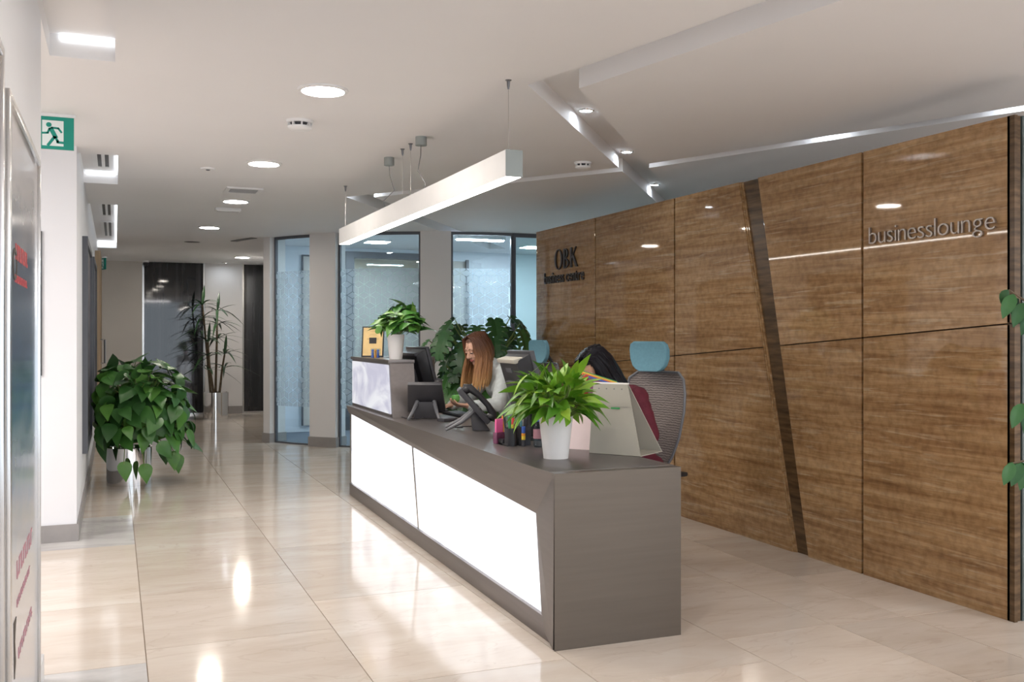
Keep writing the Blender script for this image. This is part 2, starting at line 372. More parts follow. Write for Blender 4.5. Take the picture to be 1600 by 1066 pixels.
# ---- floor: marble slabs laid in strips of different width over a grout bed
fl = struct('floor', MB().box(-4.2, 9, -4, 18, -.12, -.004), 'grout')
strips = [(-3.9, -3.1), (-3.1, -2.3), (-2.3, -1.5), (-1.5, -.7), (-.7, .12), (.12, .93), (.93, 1.74), (1.74, 2.5), (2.5, 3.1), (3.1, 3.51), (3.51, 4.3), (4.3, 5.2), (5.2, 6.2)]
cuts = {4: [2.9, 4.24, 5.21, 6.68, 8.6], 5: [3.1, 4.41, 5.33, 6.1, 7.4, 8.8], 6: [2.4, 3.62, 4.9, 6.2, 7.6, 8.9], 7: [2.2, 3.28, 4.6, 6.1, 7.5], 8: [2.78, 3.58, 4.56, 5.8, 7.2], 9: [2.77, 3.56, 4.42, 5.5, 7.0], 10: [2.2, 3.54, 4.36, 5.4, 6.9]}
rr = random.Random(3)
for i, (x0, x1) in enumerate(strips):
    ys = [-1.0+rr.random()*.4]
    mine = cuts.get(i, [])
    while ys[-1] < 17.6:
        if mine and ys[-1]+1.5 > mine[0]-.2 and ys[-1] < mine[0]: ys.append(mine[0]); mine = mine[1:]
        else: ys.append(ys[-1]+rr.choice([1.1, 1.3, 1.45, 1.6]))
    for y0, y1 in zip(ys, ys[1:]):
        g = .002; e = .0012
        m_ = MB().hexa([(x0+g-e, y0+g-e, -.02), (x1-g+e, y0+g-e, -.02), (x1-g+e, y1-g+e, -.02), (x0+g-e, y1-g+e, -.02)], [(x0+g, y0+g, 0), (x1-g, y0+g, 0), (x1-g, y1-g, 0), (x0+g, y1-g, 0)])
        grey = (i == 4 and abs(y0-6.68) < .01) or (i == 4 and abs(y1-4.24) < .01)
        obj('tile', m_, 'marble_grey' if grey else 'marble_cream', fl, smooth=False)

# ---- ceiling with recessed channels and coves
cl = bpy.data.objects.new('ceiling', MB().box(-4.2, 9, -4, 18, H, H+.1).mesh('ceiling', smooth=False)); COL.objects.link(cl)
cl.data.materials.append(MAT['ceiling_paint'])
def offs(a, b, d):
    a, b = V((*a, 0)), V((*b, 0)); n = V((b.y-a.y, -(b.x-a.x), 0)).normalized()*d; return [(p.x, p.y) for p in (a, b, b+n, a+n)]
cut = [[(1.90, 4.39), (6.0, 9.39), (6.13, 9.25), (2.165, 4.35)],
       [(1.90, 4.39), (2.165, 4.35), (3.17, -.2), (2.95, -.2)],
       [(1.92, 8.55), (5.0, 12.92), (5.19, 12.78), (2.12, 8.42)],
       [(1.92, 8.55), (2.12, 8.52), (3.66, 6.27), (3.53, 6.17)], [(3.53, 6.17), (3.66, 6.23), (5.33, 2.25), (5.22, 2.2)],
       [(-.27, .6), (0, .6), (0, 4.74), (-.27, 4.74)], [(-.235, 7.19), (0.02, 7.19), (0.02, 8.56), (-.235, 8.56)], [(-.235, 9.9), (0.02, 9.9), (0.02, 14.8), (-.235, 14.8)]]
tmp = []
for k, poly in enumerate(cut):
    me = MB().prism(poly, H-.05-.001*k, H+.2+.001*k).mesh('cut', smooth=False); c = bpy.data.objects.new('cut', me); COL.objects.link(c); tmp.append(c)
    md = cl.modifiers.new('b', 'BOOLEAN'); md.operation = 'DIFFERENCE'; md.object = c; md.solver = 'EXACT'
dg = bpy.context.evaluated_depsgraph_get()
me = bpy.data.meshes.new_from_object(cl.evaluated_get(dg)); cl.modifiers.clear(); cl.data = me
for c in tmp: bpy.data.objects.remove(c)
for p in me.polygons: p.material_index = 0
cl['kind'] = 'structure'
obj('recess_lid', MB().box(-4.2, 9, -4, 18, H+.1, H+.16), 'ceiling_paint', cl, smooth=False)

# ---- left walls
struct('wall_left_near', MB().box(-.45, -.27, -4, 4.2, 0, H), 'white_paint', smooth=False)
struct('baseboard_left_near', MB().box(-.27, -.258, -4, 4.19, 0, .10), 'white_plastic', smooth=False)
struct('wall_left_far', MB().box(-4, -.235, 6.94, 7.1, 0, H).box(-.4, -.235, 7.1, 17.3, 0, H), 'white_paint', smooth=False)
struct('baseboard_left_far', MB().box(-3.9, -.222, 6.926, 6.94, 0, .113).box(-.235, -.222, 6.94, 17.2, 0, .113), 'grey_base', smooth=False)
struct('wall_lobby_side', MB().box(-4.0, -3.8, -4, 7, 0, H), 'white_paint', smooth=False)
# ---- back wall with two dark glazed openings
YB = 17.3
bw = struct('wall_back', MB().box(-.4, .42, YB, YB+.2, 0, H), 'beige_paint', smooth=False)
struct('wall_back_light', MB().box(1.43, 2.05, YB-.02, YB+.2, 0, H), 'column_paint', smooth=False)
struct('wall_back_end', MB().box(2.5, 4.6, YB, YB+.2, 0, H), 'beige_paint', smooth=False)
struct('baseboard_back', MB().box(1.43, 2.05, YB-.035, YB-.02, 0, .13).box(-.2, .42, YB-.014, YB, 0, .13), 'grey_base', smooth=False)
for k, (a, b_) in enumerate([(.42, 1.43), (2.05, 2.5)]):
    wn = struct('window_%d' % (k+1), MB().box(a+.03, b_-.03, YB+.02, YB+.04, .03, H), 'dark_glass', smooth=False)
    obj('window_frame', MB().box(a, a+.03, YB-.005, YB+.06, 0, H).box(b_-.03, b_, YB-.005, YB+.06, 0, H).box(a+.03, b_-.03, YB-.005, YB+.06, 0, .03), 'steel', wn, smooth=False)
struct('wall_back_room', MB().box(.2, 4.6, 18.2, 18.3, 0, H), 'black_cloth', smooth=False)
# ---- right and front shell
struct('wall_right', MB().box(6.8, 7, -1.5, 18, 0, H), 'column_paint', smooth=False)

# ---- travertine feature wall
XW, ZT = 3.91, 2.392
midz = lambda y: 1.408-.0708*(y-3.295)
sw = struct('wall_right_stone', MB().box(XW+.05, XW+.22, 3.31, 8.80, 0, ZT-.01), 'joint_brown', smooth=False)
def panel(poly): 
    obj('panel', MB().prism(poly, XW, XW+.045, 'x'), 'travertine', sw, bevel=.0022, smooth=False)
G = .009
dl = lambda z: 4.875+(5.435-4.875)*z/ZT     # left and right edges of the slanting recess
dr = lambda z: 4.725+(5.224-4.725)*z/ZT
for y1, y0 in ((8.82, 7.54), (7.54, 6.243)):
    a, b_ = y0+G, y1-(G if y1 < 8 else 0)
    panel([(a, 0), (b_, 0), (b_, midz(b_)-.003), (a, midz(a)-.003)]); panel([(a, midz(a)+.003), (b_, midz(b_)+.003), (b_, ZT), (a, ZT)])
zm = midz(5.15)
a = 6.243-G
panel([(dl(0), 0), (a, 0), (a, midz(a)-.003), (dl(zm), midz(dl(zm))-.003)]); panel([(dl(zm), midz(dl(zm))+.003), (a, midz(a)+.003), (a, ZT), (dl(ZT), ZT)])
b_ = 4.268+G; zm2 = midz(4.98)
panel([(b_, 0), (dr(0), 0), (dr(zm2), midz(dr(zm2))-.003), (b_, midz(b_)-.003)]); panel([(b_, midz(b_)+.003), (dr(zm2), midz(dr(zm2))+.003), (dr(ZT), ZT), (b_, ZT)])
a, b_ = 3.295, 4.268-G
panel([(a, 0), (b_, 0), (b_, midz(b_)-.003), (a, midz(a)-.003)]); panel([(a, midz(a)+.003), (b_, midz(b_)+.003), (b_, ZT), (a, ZT)])
# slanting recess: dark back strip and two stepped fillets along its far side
obj('recess_strip', MB().prism([(dr(0)-.02, 0), (dl(0)+.02, 0), (dl(ZT)+.02, ZT), (dr(ZT)-.02, ZT)], XW+.024, XW+.046, 'x'), 'travertine_dark', sw, smooth=False)
for k in range(2):
    d0 = .0+.013*k
    obj('edge_fillet', MB().prism([(dl(0)-d0-.012, 0), (dl(0)-d0-.002, 0), (dl(ZT)-d0-.002, ZT), (dl(ZT)-d0-.012, ZT)], XW+.007+.007*k, XW+.046, 'x'), 'travertine', sw, smooth=False)
# end of the wall: stepped stone edge
for x0, x1, dy in ((XW+.0, XW+.02, .0), (XW+.026, XW+.05, .010), (XW+.056, XW+.22, .004)):
    for z0, z1 in ((0, midz(3.29)-.003), (midz(3.29)+.003, ZT)):
        obj('edge_slab', MB().box(x0, x1, 3.27+dy, 3.31, z0, z1), 'end_slate' if x1 > XW+.1 else 'travertine_dark', sw, smooth=False)

# ---- round glazed meeting room
CX, CY, RR = 4.6, 13.9, 3.11
arc = lambda a, r=RR, z=0: V((CX+r*math.cos(a), CY+r*math.sin(a), z))
ang = lambda x, y: math.atan2(y-CY, x-CX)
def arcslab(a0, a1, r0, r1, z0, z1, n=16):
    m_ = MB()
    A = [a0+(a1-a0)*k/n for k in range(n+1)]
    vs = []
    for a in A: vs += [arc(a, r0, z0), arc(a, r1, z0), arc(a, r1, z1), arc(a, r0, z1)]
    fs = [(4*i+k, 4*i+(k+1) % 4, 4*i+4+(k+1) % 4, 4*i+4+k) for i in range(n) for k in range(4)]+[(0, 1, 2, 3), (4*n+3, 4*n+2, 4*n+1, 4*n)]
    return m_.add(vs, fs)
piers = [(ang(1.81, 12.52), ang(1.87, 12.40)), (ang(2.24, 11.84), ang(2.50, 11.58)), (ang(3.38, 11.03), ang(3.72, 10.92))]
for k, (a0, a1) in enumerate(piers):
    nm = ('wall_pier_left', 'wall_pier_middle', 'wall_pier_right')[k]
    p = struct(nm, arcslab(a0, a1, RR-.16, RR+.08, 0, H, 4), 'column_paint', ang=50)
    struct('baseboard_pier_%s' % nm.split('_')[-1], arcslab(a0-.004, a1+.004, RR-.17, RR+.093, 0, .12, 4), 'grey_base', ang=50)
aE = ang(4.47, 10.79)
spans = [(piers[0][1], piers[1][0]), (piers[1][1], piers[2][0]), (piers[2][1], aE)]
def film(a0, a1, r, z0, z1, cell=.15, gap=.006):
    """privacy film cut into lozenges that read as stacked cubes; clear lines between them"""
    m_ = MB(); a = cell/math.sqrt(3); s0, s1 = a0*r, a1*r; row = 0; z = z0-.1
    while z < z1+.2:
        s = s0-.2+(cell/2 if row % 2 else 0)
        while s < s1+.2:
            P = [(s+a*math.cos(R(30+60*k)), z+a*math.sin(R(30+60*k))) for k in range(6)]
            for q in ((P[0], P[1], P[2], (s, z)), (P[2], P[3], P[4], (s, z)), (P[4], P[5], P[0], (s, z))):
                cx = sum(u for u, _ in q)/4; cz = sum(v for _, v in q)/4
                if s0+.004 < cx < s1-.004 and max(v for _, v in q) > z0+.004 and min(v for _, v in q) < z1-.004:
                    k = 1-gap/(a*.866)
                    pts = [(min(max(cx+(u-cx)*k, s0), s1), min(max(cz+(v-cz)*k, z0), z1)) for u, v in q]
                    m_.add([arc(u/r, r, v) for u, v in pts], [(0, 1, 2, 3)])
            s += cell
        z += 1.5*a; row += 1
    return m_
for k, (a0, a1) in enumerate(spans):
    wn = struct('window_%d' % (k+3), arcslab(a0, a1, RR-.012, RR, .02, H-.02, 20), 'clear_glass', ang=50)
    f_ = obj('privacy_film', film(a0+.004, a1-.004, RR+.004, .47, 2.16), 'frosted_film', wn, smooth=False); f_['kind'] = 'stuff'
    fr = arcslab(a0, a1, RR-.025, RR+.012, 0, .02, 20); fr.add(*[(lambda q: (q.v, q.f))(arcslab(a0, a1, RR-.025, RR+.012, H-.035, H, 20))][0])
    for a in (a0+.004, a1-.004): fr.add(*(lambda q: (q.v, q.f))(arcslab(a-.004, a+.004, RR-.025, RR+.012, .02, H-.03, 1)))
    obj('window_frame', fr, 'frame_grey', wn, smooth=False)
# straight glass return beyond the drum
w6 = struct('window_6', MB().box(4.50, 6.8, 10.78, 10.79, .02, H-.02), 'green_glass', smooth=False)
obj('window_frame', MB().box(4.47, 4.50, 10.765, 10.80, 0, H).box(4.5, 6.8, 10.765, 10.80, H-.05, H).box(4.5, 6.8, 10.765, 10.80, 0, .04), 'frame_grey', w6, smooth=False)
struct('wall_room_back', MB().prism([(1.90, 12.62), (1.98, 12.55), (2.74, 17.25), (2.62, 17.25)], 0, H), 'blue_white', smooth=False)
struct('wall_room_carpet', MB().prism([(1.95, 12.7)]+[tuple(arc(aa, RR-.03).xy) for aa in [piers[0][1]+(aE-piers[0][1])*k/24 for k in range(25)]]+[(6.7, 10.85), (6.7, 13.49), (2.12, 13.49)], .004, .012), 'carpet_blue', smooth=False)
bpy.data.objects['wall_room_carpet'].name = 'floor_carpet'
# partition inside the room: white wall with a dark framed opening to a beige space
pt = struct('wall_partition', MB().box(1.95, 3.02, 13.5, 13.58, 0, H).box(3.02, 4.25, 13.5, 13.58, 2.55, H).box(4.25, 4.5, 13.5, 13.58, 0, H).box(4.85, 7.4, 13.5, 13.58, 0, H).box(4.5, 4.85, 13.5, 13.58, 2.46, H), 'blue_white', smooth=False)
w7 = struct('window_7', MB().box(3.14, 4.15, 13.53, 13.54, .9, 2.46), 'clear_glass', smooth=False)
obj('window_frame', MB().box(3.02, 3.14, 13.46, 13.6, .0, 2.55).box(4.13, 4.25, 13.46, 13.6, 0, 2.55).box(3.14, 4.13, 13.46, 13.6, 2.46, 2.55).box(3.14, 4.13, 13.46, 13.6, 0, .9), 'frame_grey', w7, smooth=False)
struct('wall_room_inner', MB().box(2.2, 7.4, 15.4, 15.5, 0, H), 'beige_paint', smooth=False)
w8 = struct('window_8', MB().box(4.5, 4.85, 13.52, 13.54, 0, 2.46), 'beige_paint', smooth=False)
obj('window_frame', MB().box(4.83, 4.87, 13.46, 13.6, 0, 2.48), 'frame_grey', w8, smooth=False)
w9 = struct('window_9', MB().box(2.42, 2.72, 13.47, 13.49, 0.1, 2.46), 'beige_paint', smooth=False)
obj('window_frame', MB().box(2.40, 2.42, 13.45, 13.5, .1, 2.48).box(2.72, 2.74, 13.45, 13.5, .1, 2.48).box(2.42, 2.72, 13.45, 13.5, 2.46, 2.48), 'frame_grey', w9, smooth=False)
# curved air slot in the ceiling beside the first pier
struct('trim_1', arcslab(ang(1.45, 13.1), ang(1.62, 12.55), RR+.10, RR+.19, H-.006, H+.01, 8), 'black_plastic', smooth=False)
# ================================================================ LAMPS AND CEILING FITTINGS
def downlight(x, y, r, label, far=False):
    t = thing('downlight', label, 'ceiling light', (x, y, H), group='round ceiling downlights')
    ring = MB().lathe([(r*.84, -.002), (r*.86, -.012), (r, -.008), (r*1.02, 0)], (0, 0, 0), 36, caps=False)
    obj('trim_ring', ring, 'white_plastic', t, world=False)
    obj('diffuser', MB().lathe([(r*.85, -.006), (r*.85, -.003)], (0, 0, 0), 36), 'downlight_glow_far' if far else 'downlight_glow', t, world=False, smooth=False)
for k, (x, y, far, lb) in enumerate([(.975, 4.87, 0, 'round warm downlight nearest the smoke detector, largest in the row'), (.993, 7.10, 0, 'round warm downlight second in the corridor row, beyond the smoke detector'),
        (1.03, 9.19, 0, 'round warm downlight just behind the square ceiling vent'), (1.0, 11.52, 0, 'round warm downlight fourth in the corridor row'),
        (1.86, 15.7, 1, 'small round downlight at the far end, before the dark glazing'), (.98, 2.6, 0, 'round downlight overhead before the desk, seen only as a reflection')]):
    downlight(x, y, .125, lb, far)
# unlit spots in the channels
for x, y, lb in ((2.60, 5.13, 'small bright spotlight in the ceiling channel, nearest the pendant'), (3.46, 6.17, 'small bright spotlight in the channel where the grooves cross'), (4.44, 7.42, 'small spotlight in the channel above the stone wall top'), (4.17, 4.87, 'small spotlight in the narrow groove above the slanting wall recess'), (4.60, 3.84, 'small spotlight in the narrow groove near the end of the stone wall'), (2.10, 8.47, 'small spotlight in the far groove behind the pendant cable'), (1.74, 17.0, 'small spotlight washing the white panel of the far back wall')):
    t = thing('spotlight', lb, 'spotlight', (x, y, H if y > 16 else H+.1), group=None if y > 16 else 'spotlights in the ceiling channel')
    obj('trim_ring', MB().lathe([(.036, -.002), (.038, -.010), (.048, -.006), (.05, 0)], n=24, caps=False), 'chrome', t, world=False)
    obj('lens', MB().lathe([(.036, -.005), (.036, -.003)], n=24), 'spot_glow', t, world=False, smooth=False)
def fixture_area(name, loc, rot, sx, sy, energy, col):
    l = bpy.data.lights.new(name, 'AREA'); l.shape = 'RECTANGLE'; l.size = sx; l.size_y = sy; l.energy = energy; l.color = col
    o = bpy.data.objects.new(name, l); COL.objects.link(o); o.location = loc; o.rotation_euler = rot; return o
# light strips: coves on the left, groove above the stone wall, meeting room fitting
t = thing('cove_light', 'cool white light strip in the ceiling cove at top left', 'light strip', (0, 0, H), group=None)
obj('strip_lens', MB().box(-.23, -.004, 4.722, 4.736, .074, .092), 'cove_glow', t, world=False, smooth=False)
t = thing('cove_light', 'cool white light strip in the short cove beside the corridor wall', 'light strip', (0, 0, H))
obj('strip_lens', MB().box(.004, .018, 7.25, 8.5, .07, .092).box(-.22, .0, 8.54, 8.555, .07, .092), 'cove_glow', t, world=False, smooth=False)
t = thing('cove_light', 'cool white light strip in the long cove before the far exit sign', 'light strip', (0, 0, H))
obj('strip_lens', MB().box(.004, .018, 9.95, 14.7, .07, .092).box(-.22, .0, 14.775, 14.795, .02, .092), 'cove_glow', t, world=False, smooth=False)
t = thing('room_light', 'bright linear ceiling light inside the glazed meeting room', 'ceiling light', (4.22, 11.25, 2.54))
obj('housing', MB().box(-.32, .32, -.07, .07, .012, .058), 'white_plastic', t, world=False, bevel=.004)
obj('diffuser', MB().box(-.30, .30, -.055, .055, 0, .012), 'room_glow', t, world=False, smooth=False)
for k, (x, y) in enumerate(((3.2, 12.4), (5.4, 12.3), (5.6, 11.9), (3.6, 14.4))):
    t = thing('room_light', ['square ceiling panel light over the front of the meeting room', 'square ceiling panel light at the right of the meeting room', 'square ceiling panel light behind the green glass', 'square ceiling panel light beyond the dark framed opening'][k], 'ceiling light', (x, y, H))
    obj('housing', MB().box(-.16, .16, -.16, .16, -.014, 0), 'white_plastic', t, world=False, bevel=.003)
    obj('diffuser', MB().box(-.14, .14, -.14, .14, -.018, -.014), 'room_glow' if k < 3 else 'downlight_glow', t, world=False, smooth=False)

# ---- slot air diffusers in the coves
for y0, y1, lb in ((2.2, 4.05, 'twin slot air diffuser in the nearest ceiling cove'), (7.3, 8.3, 'twin slot air diffuser in the short middle cove'), (10.1, 11.6, 'twin slot air diffuser at the near end of the long cove'), (12.3, 14.0, 'twin slot air diffuser at the far end of the long cove')):
    t = thing('slot_diffuser', lb, 'air vent', (-.085, y0, H+.1), group='slot air diffusers in the coves')
    L = y1-y0
    obj('frame', MB().box(-.075, -.040, 0, L, -.008, 0).box(-.012, .012, 0, L, -.008, 0).box(.040, .075, 0, L, -.008, 0).box(-.04, -.012, 0, .012, -.008, 0).box(.012, .04, 0, .012, -.008, 0).box(-.04, -.012, L-.012, L, -.008, 0).box(.012, .04, L-.012, L, -.008, 0), 'white_plastic', t, world=False, smooth=False)
    for x in (-.026, .026): obj('slot', MB().box(x-.014, x+.014, .012, L-.012, -.003, 0), 'black_plastic', t, world=False, smooth=False)

# ---- smoke detectors, vent, small fittings
def detector(x, y, lb, s=1):
    t = thing('smoke_detector', lb, 'smoke detector', (x, y, H))
    obj('base', MB().lathe([(.070*s, -.016*s), (.075*s, 0)], n=28), 'white_plastic', t, world=False)
    obj('sensor_slots', MB().lathe([(.045*s, -.034*s), (.055*s, -.016*s)], n=28), 'dark_plastic', t, world=False)
    for k in range(8):
        a = k*math.pi/4; obj('rib', MB().box(.044*s, .066*s, -.004, .004, -.036*s, -.014*s, M.Rotation(a, 4, 'Z')), 'white_plastic', t, world=False, smooth=False)
    obj('cap', MB().lathe([(.02*s, -.056*s), (.05*s, -.053*s), (.064*s, -.044*s), (.066*s, -.034*s)], n=28), 'white_plastic', t, world=False)
detector(.99, 5.62, 'white round smoke detector between the two nearest downlights', 1.05)
detector(3.116, 6.20, 'white round smoke detector near the stone wall and crossing grooves', .85)
t = thing('ceiling_vent', 'square louvred air vent in the corridor ceiling', 'air vent', (1.013, 8.48, H))
obj('frame', MB().box(-.15, .15, -.15, -.115, -.012, 0).box(-.15, .15, .115, .15, -.012, 0).box(-.15, -.115, -.115, .115, -.012, 0).box(.115, .15, -.115, .115, -.012, 0), 'white_plastic', t, world=False, smooth=False)
obj('backing', MB().box(-.115, .115, -.115, .115, -.002, 0), 'dark_plastic', t, world=False, smooth=False)
for k in range(7): obj('slat', MB().box(-.115, .115, -.10+.033*k-.006, -.10+.033*k+.006, -.010, -.006, M.Rotation(0, 4, 'X')), 'silver_plastic', t, world=False, smooth=False)
t = thing('ceiling_sensor', 'small white flat sensor plate in ceiling near second downlight', 'sensor', (.639, 7.48, H)); obj('plate', MB().lathe([(.05, -.010), (.055, 0)], n=24), 'white_plastic', t, world=False); obj('eye', MB().ball((0, 0, -.011), (.016, .016, .008)), 'grey_plastic', t, world=False)
t = thing('ceiling_speaker', 'dark round ceiling speaker far down the corridor', 'speaker', (.943, 13.4, H)); obj('grille', MB().lathe([(.07, -.006), (.095, -.004), (.105, 0)], n=24), 'dark_plastic', t, world=False); obj('rim', MB().lathe([(.105, -.004), (.115, 0)], n=24, caps=False), 'white_plastic', t, world=False)
t = thing('emergency_light', 'flat white emergency light behind the third downlight', 'emergency light', (1.02, 9.75, H)); obj('body', MB().box(-.12, .12, -.05, .05, -.03, 0), 'white_plastic', t, world=False, bevel=.006); obj('lens', MB().box(-.10, .10, -.035, .035, -.035, -.03), 'silver_plastic', t, world=False)
t = thing('dome_camera', 'small white security camera at top of far dark glass', 'camera', (.47, 17.05, H)); obj('base', MB().cyl((0, 0, 0), .05, -.03, 0), 'white_plastic', t, world=False); obj('dome', MB().ball((0, 0, -.05), .045), 'black_plastic', t, world=False)

# ---- pendant linear light over the desk
px, y0, y1, zb, zt = 1.775, 4.27, 7.98, 2.117, 2.245
t = thing('pendant_light', 'long white linear pendant hung over the reception desk', 'pendant light', (px, (y0+y1)/2, zb))
obj('housing', MB().box(px-.043, px-.040, y0, y1, zb, zt).box(px+.040, px+.043, y0, y1, zb, zt).box(px-.040, px+.040, y0, y1, zt-.004, zt).box(px-.040, px+.040, y0, y1, zb+.006, zb+.010), 'white_plastic', t, smooth=False)
obj('diffuser', MB().box(px-.039, px+.039, y0, y1, zb, zb+.005), 'pendant_glow', t, smooth=False)
for y in (y0-.004, y1): obj('end_cap', MB().box(px-.044, px+.044, y, y+.004, zb-.001, zt+.001), 'alu', t, smooth=False)
for y in (4.34, 6.02, 6.21, 7.93):
    c = obj('suspension_cable', MB().tube([(px, y, zt), (px, y, H-.03)], .0016, 6), 'steel', t)
    obj('gripper', MB().lathe([(.004, -.045), (.007, -.03), (.009, -.006), (.016, -.002), (.016, 0)], (px, y, H), 14), 'dark_metal', c)
for y, bend in ((5.79, -.03), (6.55, .05)):
    c = obj('power_canopy', MB().cyl((px, y, H), .036, -.055, 0), 'alu', t)
    obj('power_cord', MB().tube([(px, y, H-.055), (px+bend*.2, y+bend*.4, H-.12), (px+bend, y+bend, H-.22), (px-bend*.5, y+bend*1.4, H-.30), (px, y+bend*1.6, zt)], .0028, 6), 'dark_metal', c)

# ================================================================ SIGNS
def exit_sign(loc, s, lb, fwd):
    """hanging sign; local x to the viewer's right, z up, front towards -y"""
    t = thing('exit_sign', lb, 'exit sign', loc, fwd)
    obj('hanger', MB().box(-.55*s, .55*s, -.02, .02, -.10*s, 0), 'white_plastic', t, world=False, bevel=.002)
    obj('plate', MB().box(-.5*s, .5*s, -.008, .008, -1.12*s, -.10*s), 'sign_green', t, world=False, smooth=False)
    z0 = -1.12*s; U = lambda u, v: (-.5*s+u*s, z0+v*s)
    door = [U(.09, .10), U(.70, .10), U(.70, .90), U(.09, .90)]
    obj('door_symbol', MB().prism(door, -.0095, -.008, 'y'), 'sign_white', t, world=False, smooth=False)
    p = MB()
    def limb(pts, wd):
        for (a, b_) in zip(pts, pts[1:]):
            A, B = V((*U(*a), 0)), V((*U(*b_), 0)); d = (B-A).normalized()*wd*s*.5; n = V((-d.y, d.x, 0))
            q = [A-d*.6+n, A-d*.6-n, B+d*.6-n, B+d*.6+n]; p.prism([(x.x, x.y) for x in q], -.0108, -.0095, 'y')
    limb([(.34, .64), (.47, .38)], .13); limb([(.36, .67), (.55, .66), (.64, .54)], .06); limb([(.30, .64), (.25, .50), (.10, .49)], .06)
    limb([(.46, .38), (.53, .26), (.53, .22), (.76, .21)], .075); limb([(.44, .38), (.26, .12)], .085)
    p.prism([(U(.28, .76)[0]+.08*s*math.cos(k*math.pi/8), U(.28, .76)[1]+.075*s*math.sin(k*math.pi/8)) for k in range(16)], -.0108, -.0095, 'y')
    obj('running_figure', p, 'sign_green', t, world=False, smooth=False)
exit_sign((-.305, 5.98, H), .178, 'green and white exit sign with running figure hung from near ceiling', 0)
exit_sign((-.16, 14.95, H-.12), .16, 'small green exit sign far down the corridor below the cove', R(-65))

def letters(text, sign, x, yA, yB, z, h, mt, sq=1.0, off=0.0, name='letter'):
    """raised letters on the plane x facing -x, read from yA down to yB"""
    cu = bpy.data.curves.new('tmp', 'FONT'); tob = bpy.data.objects.new('tmp', cu); COL.objects.link(tob)
    cu.extrude = .5; cu.resolution_u = 5; cu.offset = off
    glyphs = []; adv = 0
    for ch in text:
        if ch == ' ': adv += .26; continue
        cu.body = ch; dg = bpy.context.evaluated_depsgraph_get(); dg.update()
        me = bpy.data.meshes.new_from_object(tob.evaluated_get(dg))
        xs = [v.co.x for v in me.vertices]; glyphs.append((me, adv-min(xs))); adv += max(xs)-min(xs)+.075
    bpy.data.objects.remove(tob); bpy.data.curves.remove(cu)
    sx = (yA-yB)/adv
    for me, o in glyphs:
        for v in me.vertices:
            u, vv, d = v.co; v.co = V((x-.004-(d+.5)*.012, yA-(u+o)*sx, z+vv*h/.72)) - sign.location
        me.flip_normals(); me.materials.clear()
        obj(name, me, mt, sign)
t = thing('wall_sign', 'dark raised OBK business centre sign on far end of stone wall', 'sign', (XW-.001, 8.2, 1.95))
letters('business centre', t, XW, 8.60, 7.73, 1.860, .110, 'letter_dark', off=.008)
def obk():
    zb_, h = 1.985, .185
    P = lambda y, z: (y, zb_+z*h)
    q = lambda pts: [P(*p) for p in pts]
    o_ = MB(); n = 28; yc = 8.275
    vo = [(yc-.085*math.cos(k*2*math.pi/n), zb_+h*(.5+.53*math.sin(k*2*math.pi/n))) for k in range(n)]
    vi = [(yc-.055*math.cos(k*2*math.pi/n), zb_+h*(.5+.48*math.sin(k*2*math.pi/n))) for k in range(n)]
    for k in range(n):
        j = (k+1) % n; o_.prism([vo[k], vo[j], vi[j], vi[k]], XW-.016, XW-.004, 'x')
    obj('letter', o_, 'letter_dark', t, smooth=False)
    b = MB().prism(q([(8.165, 0), (8.130, 0), (8.130, 1), (8.165, 1)]), XW-.016, XW-.004, 'x')
    for z0, z1, wd in ((0, .5, .085), (.5, 1, .07)):
        m_ = 10; zc = (z0+z1)/2; hz = (z1-z0)/2
        vo = [(8.135-wd*math.sin(k*math.pi/m_), zc-hz*math.cos(k*math.pi/m_)) for k in range(m_+1)]
        vi = [(8.135-(wd-.032)*math.sin(k*math.pi/m_), zc-(hz-.05)*math.cos(k*math.pi/m_)) for k in range(m_+1)]
        for k in range(m_): b.prism(q([vo[k], vo[k+1], vi[k+1], vi[k]]), XW-.016, XW-.004, 'x')
    obj('letter', b, 'letter_dark', t, smooth=False)
    k_ = MB().prism(q([(8.02, 0), (7.985, 0), (7.985, 1), (8.02, 1)]), XW-.016, XW-.004, 'x')
    k_.prism(q([(7.985, .42), (7.985, .50), (7.915, 1), (7.895, 1)]), XW-.0161, XW-.0041, 'x').prism(q([(7.972, .52), (7.948, .62), (7.865, 0), (7.905, 0)]), XW-.0162, XW-.0042, 'x')
    obj('letter', k_, 'letter_dark', t, smooth=False)
obk()
t = thing('wall_sign', 'raised businesslounge lettering on near panel of stone wall', 'sign', (XW-.001, 3.78, 1.9))
letters('businesslounge', t, XW, 4.20, 3.355, 1.862, .100, 'letter_steel', off=-.012)

